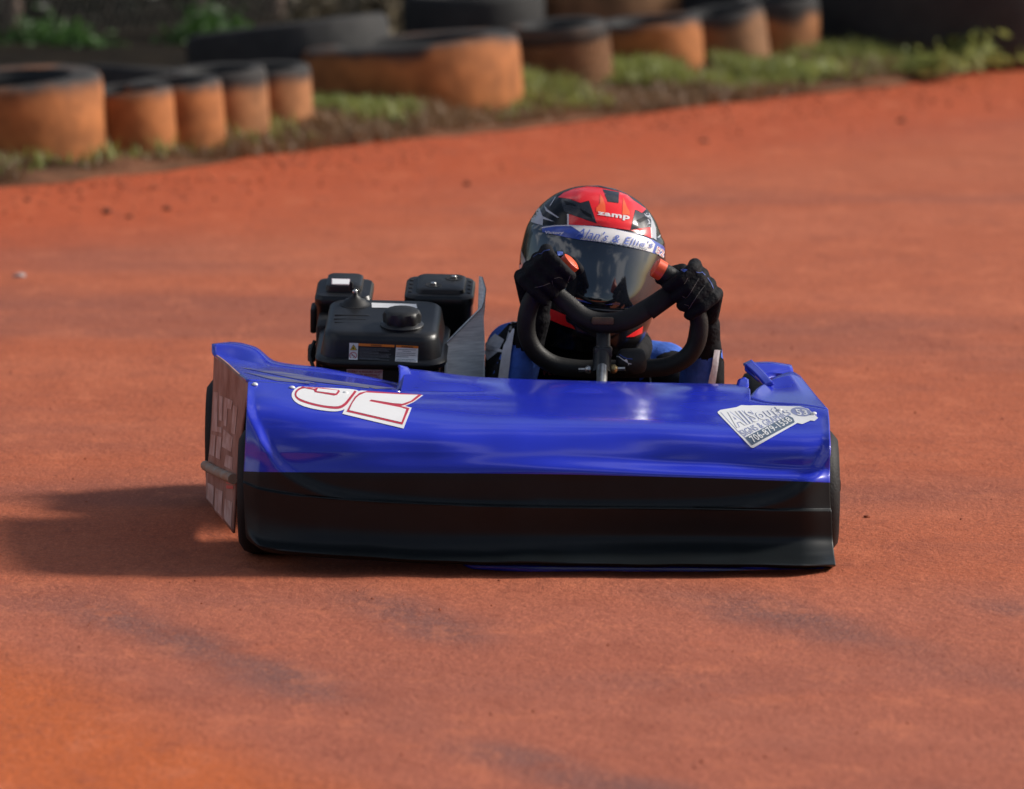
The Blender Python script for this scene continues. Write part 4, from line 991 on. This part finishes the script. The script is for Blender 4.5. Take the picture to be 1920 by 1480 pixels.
# gloves: four fingers laid round the grip, thumb behind it
def glove(c_px, a_px0, a_px1, Yc, wrist, elbow, outer):
    c = at(*c_px, Yc); a = (at(*a_px1, Yc)-at(*a_px0, Yc)).normalized(); n = Vector((0, -1, .12)); n = (n-a*n.dot(a)).normalized(); p = a.cross(n)
    if p.dot(outer) < 0: p = -p
    def q(s, ps, rad): return c + a*s + (p*math.cos(R(ps))+n*math.sin(R(ps)))*rad
    caps = []; mcps = []
    for i, ln in enumerate((.96, 1.0, .98, .90)):
        s = .034-.0228*i; f = [q(s, -6, .040), q(s, 42, .0405), q(s, 88, .0375), q(s, 140, .0335), q(s, 140+62*ln, .029)]
        rs = [.0135, .0122, .0116, .0108, .0092]
        if i == 3: rs = [x*.9 for x in rs]
        caps += [(f[k], rs[k], f[k+1], rs[k+1]) for k in range(4)]; mcps.append(f[0])
    for m_ in mcps: caps.append((m_, .0135, wrist.lerp(m_, .35), .020))
    palm = q(0, -70, .036); caps += [(palm, .022, wrist, .026), (mcps[1], .014, palm, .022), (mcps[2], .014, palm, .022)]
    th = [wrist.lerp(palm, .5), q(.036, -70, .042), q(.050, -110, .036), q(.052, -165, .030)]
    caps += [(th[0], .019, th[1], .0145), (th[1], .0145, th[2], .0125), (th[2], .0125, th[3], .0105)]
    caps.append((wrist, .029, wrist.lerp(elbow, .28), .033)); caps.append((wrist.lerp(elbow, .28), .0345, wrist.lerp(elbow, .31), .0345))
    return blob('glove', caps, .0028, M['glove'], drv, 2)
gl = glove((1028, 522), (1000, 560), (1060, 500), .742, WL, EL, Vector((-.7, 0, .7)))
gr = glove((1292, 548), (1312, 588), (1258, 516), .742, WR, ER, Vector((.7, 0, .7)))
gb1, gb2 = bvh_of([gl]), bvh_of([gr])
z5 = lambda p: zz(p, 970, 450, 9.867); z6 = lambda p: zz(p, 1200, 460, 7.4)
drape('glove_stitching', *merge2(line2(z5([(320,885),(480,845),(600,800)]), .55), line2(z5([(640,740),(660,840),(700,890)]), .55), line2(z5([(680,710),(760,695),(830,720)]), .5), line2(z5([(975,660),(930,790)]), .6)), gb1, M['stitch'], gl, .0012, 5)
drape('glove_print', *merge2(line2(z5([(400,262),(450,262),(500,210),(600,190)]), 1.0), line2(z5([(300,320),(380,265)]), .6), poly2(z5([(735,225),(850,220),(860,280),(745,300)]))), gb1, M['glove_blue'], gl, .0012, 5)
drape('glove_stitching', *merge2(line2(z6([(660,450),(610,540)]), .55), line2(z6([(820,460),(700,650),(650,730)]), .55), line2(z6([(905,555),(820,665),(670,885)]), .6), line2(z6([(590,705),(645,735)]), .55), line2(z6([(620,820),(680,840)]), .55)), gb2, M['stitch'], gr, .0012, 5)
drape('glove_print', *merge2(poly2(z6([(555,345),(600,325),(660,345),(615,380)])), line2(z6([(775,370),(820,390),(860,380),(900,420)]), 1.0), line2(z6([(930,450),(985,530),(1012,600)]), .9)), gb2, M['glove_blue'], gr, .0012, 5)

# helmet
zs = [-.150, -.140, -.115, -.06, 0, .05, .09, .118, .137, .148, .1515]
aw = [.098, .104, .116, .131, .1385, .134, .118, .095, .066, .033, .004]
ff = [.148, .156, .166, .166, .154, .140, .115, .086, .056, .026, .004]
bk = [.095, .108, .128, .154, .170, .167, .150, .122, .086, .044, .004]
HM = Matrix.Translation(HC) @ Matrix.Rotation(R(7), 4, 'Y') @ Matrix.Rotation(R(9), 4, 'Z') @ Matrix.Rotation(R(-3), 4, 'X') @ Matrix.Diagonal((1.0, 1.0, 1.03, 1))
def hpt(z, az, off=0.0):
    """point on the shell; azimuth 0 looks ahead"""
    az = (az+math.pi) % (2*math.pi)-math.pi
    a_, f_, b_ = (float(pchip(zs, t, z)) for t in (aw, ff, bk))
    y = f_ if abs(az) <= math.pi/2 else b_; e = 1.0
    x = math.copysign(abs(math.sin(az))**e, math.sin(az))*(a_+off); yy = math.copysign(abs(math.cos(az))**e, math.cos(az))*(y+off)
    return Vector((x, -yy, z))
nz, na_ = 60, 96; V = []; F = []
zl_ = [-.150 + .3015*math.sin(math.pi/2*k/nz)**1.0 if k < 0 else -.150+.3015*(1-(1-k/nz)**1.6) for k in range(nz+1)]
for z in zl_:
    for k in range(na_): V.append(HM @ hpt(z, 2*math.pi*k/na_))
for j in range(nz):
    for k in range(na_): F.append((j*na_+k, j*na_+(k+1) % na_, (j+1)*na_+(k+1) % na_, (j+1)*na_+k))
F.append(tuple(range(nz*na_, (nz+1)*na_)))
helm = build('helmet', V, F, M['helmet_black'], drv, angle=60)
# visor
V = []; F = []; nv, nh = 22, 48
for j in range(nv+1):
    for i in range(nh+1):
        az = R(-82+164*i/nh); dip = .022*(1-math.cos(az))
        lo_z = -.066+.030*(1-math.cos(az)); hi_z = .078-.012*(1-math.cos(az))
        z = lo_z+(hi_z-lo_z)*j/nv; edge = min(1, min(j, nv-j)/1.5, min(i, nh-i)/1.5)
        V.append(HM @ hpt(z, az, .0035*edge+.0005))
for j in range(nv):
    for i in range(nh): F.append((j*(nh+1)+i, j*(nh+1)+i+1, (j+1)*(nh+1)+i+1, (j+1)*(nh+1)+i))
visor = build('visor', V, F, M['visor'], helm, angle=80)
# crown vent: raised red scoop, and chin vent
V = []; F = []
for j in range(21):
    z = .084+.058*(1-(1-j/20)**1.6)
    for i in range(17):
        az = R(-36+72*i/16); e = min(1, i/2, (16-i)/2, j/2); V.append(HM @ hpt(z, az*(1+.9*(j/20)**2), .0006+.004*e))
for j in range(20):
    for i in range(16): F.append((j*17+i, j*17+i+1, (j+1)*17+i+1, (j+1)*17+i))
vent = build('crown_vent', V, F, M['helmet_red'], helm, angle=80)
V = []; F = []
for j in range(9):
    for i in range(17):
        u = i/16*2-1; z = -.078-.045*j/8*(1-.55*abs(u)); V.append(HM @ hpt(z, R(30*u), .003+.006*math.sin(math.pi*j/8)))
for j in range(8):
    for i in range(16): F.append((j*17+i, j*17+i+1, (j+1)*17+i+1, (j+1)*17+i))
build('chin_vent', V, F, M['helmet_charcoal'], helm, angle=80)
MB().tube([HM @ hpt(-.068+.030*(1-math.cos(R(q))), R(q), .005) for q in range(-80, 81, 5)], .0022, n=8).build('visor_seal', M['helmet_charcoal'], helm)
hb_ = bvh_of([helm, visor, vent])
zh = lambda p: zz(p, 1000, 330, 7.385); zv = lambda p: zz(p, 1000, 400, 7.385); zb = lambda p: zz(p, 900, 330, 3.7)
def sticker(name, polys, m, off=.001, cell=5):
    for p in polys: drape(name, *poly2(p), hb_, m, helm, off, cell)
sticker('red_graphic', [zh([(340,300),(430,232),(560,182),(650,166),(740,150),(900,160),(1100,190),(1290,262),(1390,345),(1560,462),(1500,515),(1420,470),(1400,480),(1340,752),(1040,715),(880,690),(868,660),(490,530),(490,686),(880,700),(860,650),(800,430),(770,345),(650,375),(500,320),(380,305)][:19]+[(880,692),(870,650),(800,430),(770,345),(650,375),(500,320),(380,305)])], M['helmet_red'], .0010)
sticker('red_graphic', [zh([(490,530),(690,600),(870,668),(890,692),(700,684),(490,684)]), zh([(1345,756),(1450,732),(1620,715),(1632,866),(1480,800)])], M['helmet_red'], .0010)
sticker('white_edge', [zh([(470,530),(492,530),(492,686),(470,686)]), zh([(1620,715),(1634,712),(1646,866),(1630,862)])], M['helmet_white'], .0012)
sticker('charcoal_graphic', [zh([(960,192),(1185,232),(1178,382),(1030,362)]), zh([(740,146),(900,140),(1150,190),(1290,250),(1150,212),(900,160)])], M['helmet_charcoal'], .0024)
sticker('charcoal_graphic', [zh([(380,308),(500,325),(650,380),(768,348),(800,432),(878,660),(640,580),(430,500),(400,400)]), zh([(1410,470),(1500,520),(1590,505),(1630,620),(1625,712),(1450,730),(1345,750)])], M['helmet_charcoal'], .0012)
sticker('black_graphic', [zh([(420,340),(560,390),(600,420),(450,400)]), zh([(640,450),(800,540),(830,610),(690,520)]), zh([(1420,620),(1540,560),(1600,590),(1480,650)])], M['helmet_black'], .0020)
sticker('flame_graphic', [zh([(925,255),(965,320),(995,410),(1000,512),(870,500),(870,450),(920,390)]), zh([(1245,305),(1290,430),(1330,500),(1332,545),(1230,540),(1235,420)])], M['helmet_orange'], .0024)
sticker('grey_graphic', [zh([(-10,540),(40,470),(85,435),(130,560),(300,640),(140,600),(130,690),(-30,640)]), zh([(1530,520),(1600,515),(1660,630),(1695,720),(1700,890),(1648,860),(1632,712),(1560,700),(1600,640)]), zb([(280,450),(290,520),(325,605),(300,668),(275,650),(268,560)])], M['helmet_grey'], .0012)
sticker('grey_graphic', [zh([(150,410),(200,470),(360,580),(340,585),(180,490)]), zh([(300,300),(320,290),(235,425),(228,415)]), zh([(1715,850),(1760,810),(1750,850),(1720,865)])], M['helmet_grey'], .0014, 6)
sticker('red_graphic', [zb([(470,912),(600,968),(662,1066),(560,1030),(458,985)]), zb([(1012,1118),(1070,1080),(1130,1042),(1124,1090),(1065,1116)])], M['helmet_red'], .0012)
drape('helmet_lettering', *text2('zamp', zh([(890,500),(1335,560),(1325,635),(885,560)]), .035), hb_, M['helmet_white'], helm, .0034, 6)
st_o = zv([(122,195),(300,170),(500,164),(800,180),(1100,216),(1400,284),(1650,372),(1790,452),(1812,490),(1800,590),(1700,565),(1500,512),(1200,442),(950,406),(650,370),(450,335),(300,300),(130,262)])
sticker('visor_strip', [st_o], M['strip_blue'], .0020)
sticker('visor_strip_white', [zv([(500,168),(800,184),(1100,220),(1400,288),(1620,372),(1680,430),(1640,545),(1500,508),(1200,438),(950,402),(650,366),(700,330),(640,260)]), zv([(122,200),(300,174),(500,166),(520,182),(300,186),(130,212)])], M['helmet_white'], .0028)
drape('visor_lettering', *text2("Alan's & Ellie's", zv([(620,205),(1650,395),(1650,490),(580,330)]), .004, .3), hb_, M['script_blue'], helm, .0062, 5)
drape('visor_lettering', *text2('DOWN HOME COOKING', zv([(640,335),(1560,480),(1560,515),(650,362)]), .01), hb_, M['slate'], helm, .0060, 5)
drape('visor_lettering', *text2('Victory', zv([(175,255),(430,262),(428,312),(185,304)]), .03, .2), hb_, M['helmet_white'], helm, .0090, 5)
drape('visor_number', *text2('52', zv([(1700,450),(1815,520),(1795,620),(1680,550)]), .075), hb_, M['white'], helm, .0036, 6)
drape('visor_number', *text2('52', zv([(1712,462),(1803,522),(1785,605),(1695,548)]), -.01), hb_, M['red_vinyl'], helm, .0044, 6)
# running emblem on the pad
pad = [o for o in bpy.data.objects if o.name.startswith('bar_pad')][0]; pbv = bvh_of([pad])
ze = lambda p: zz(p, 970, 600, 5.818)
drape('running_emblem', *merge2(line2(ze([(1085,400),(1110,402),(1160,440),(1215,475),(1245,482)]), 1.4), poly2(ze([(1165,440),(1190,428),(1205,450),(1200,468)])), line2(ze([(1215,470),(1212,495)]), 1.1)), pbv, M['white'], steer, .0014, 0)
drape('blue_emblem', *merge2(line2(ze([(1115,378),(1160,410),(1200,425),(1255,428)]), 1.6)), pbv, M['glove_blue'], steer, .0012, 0)
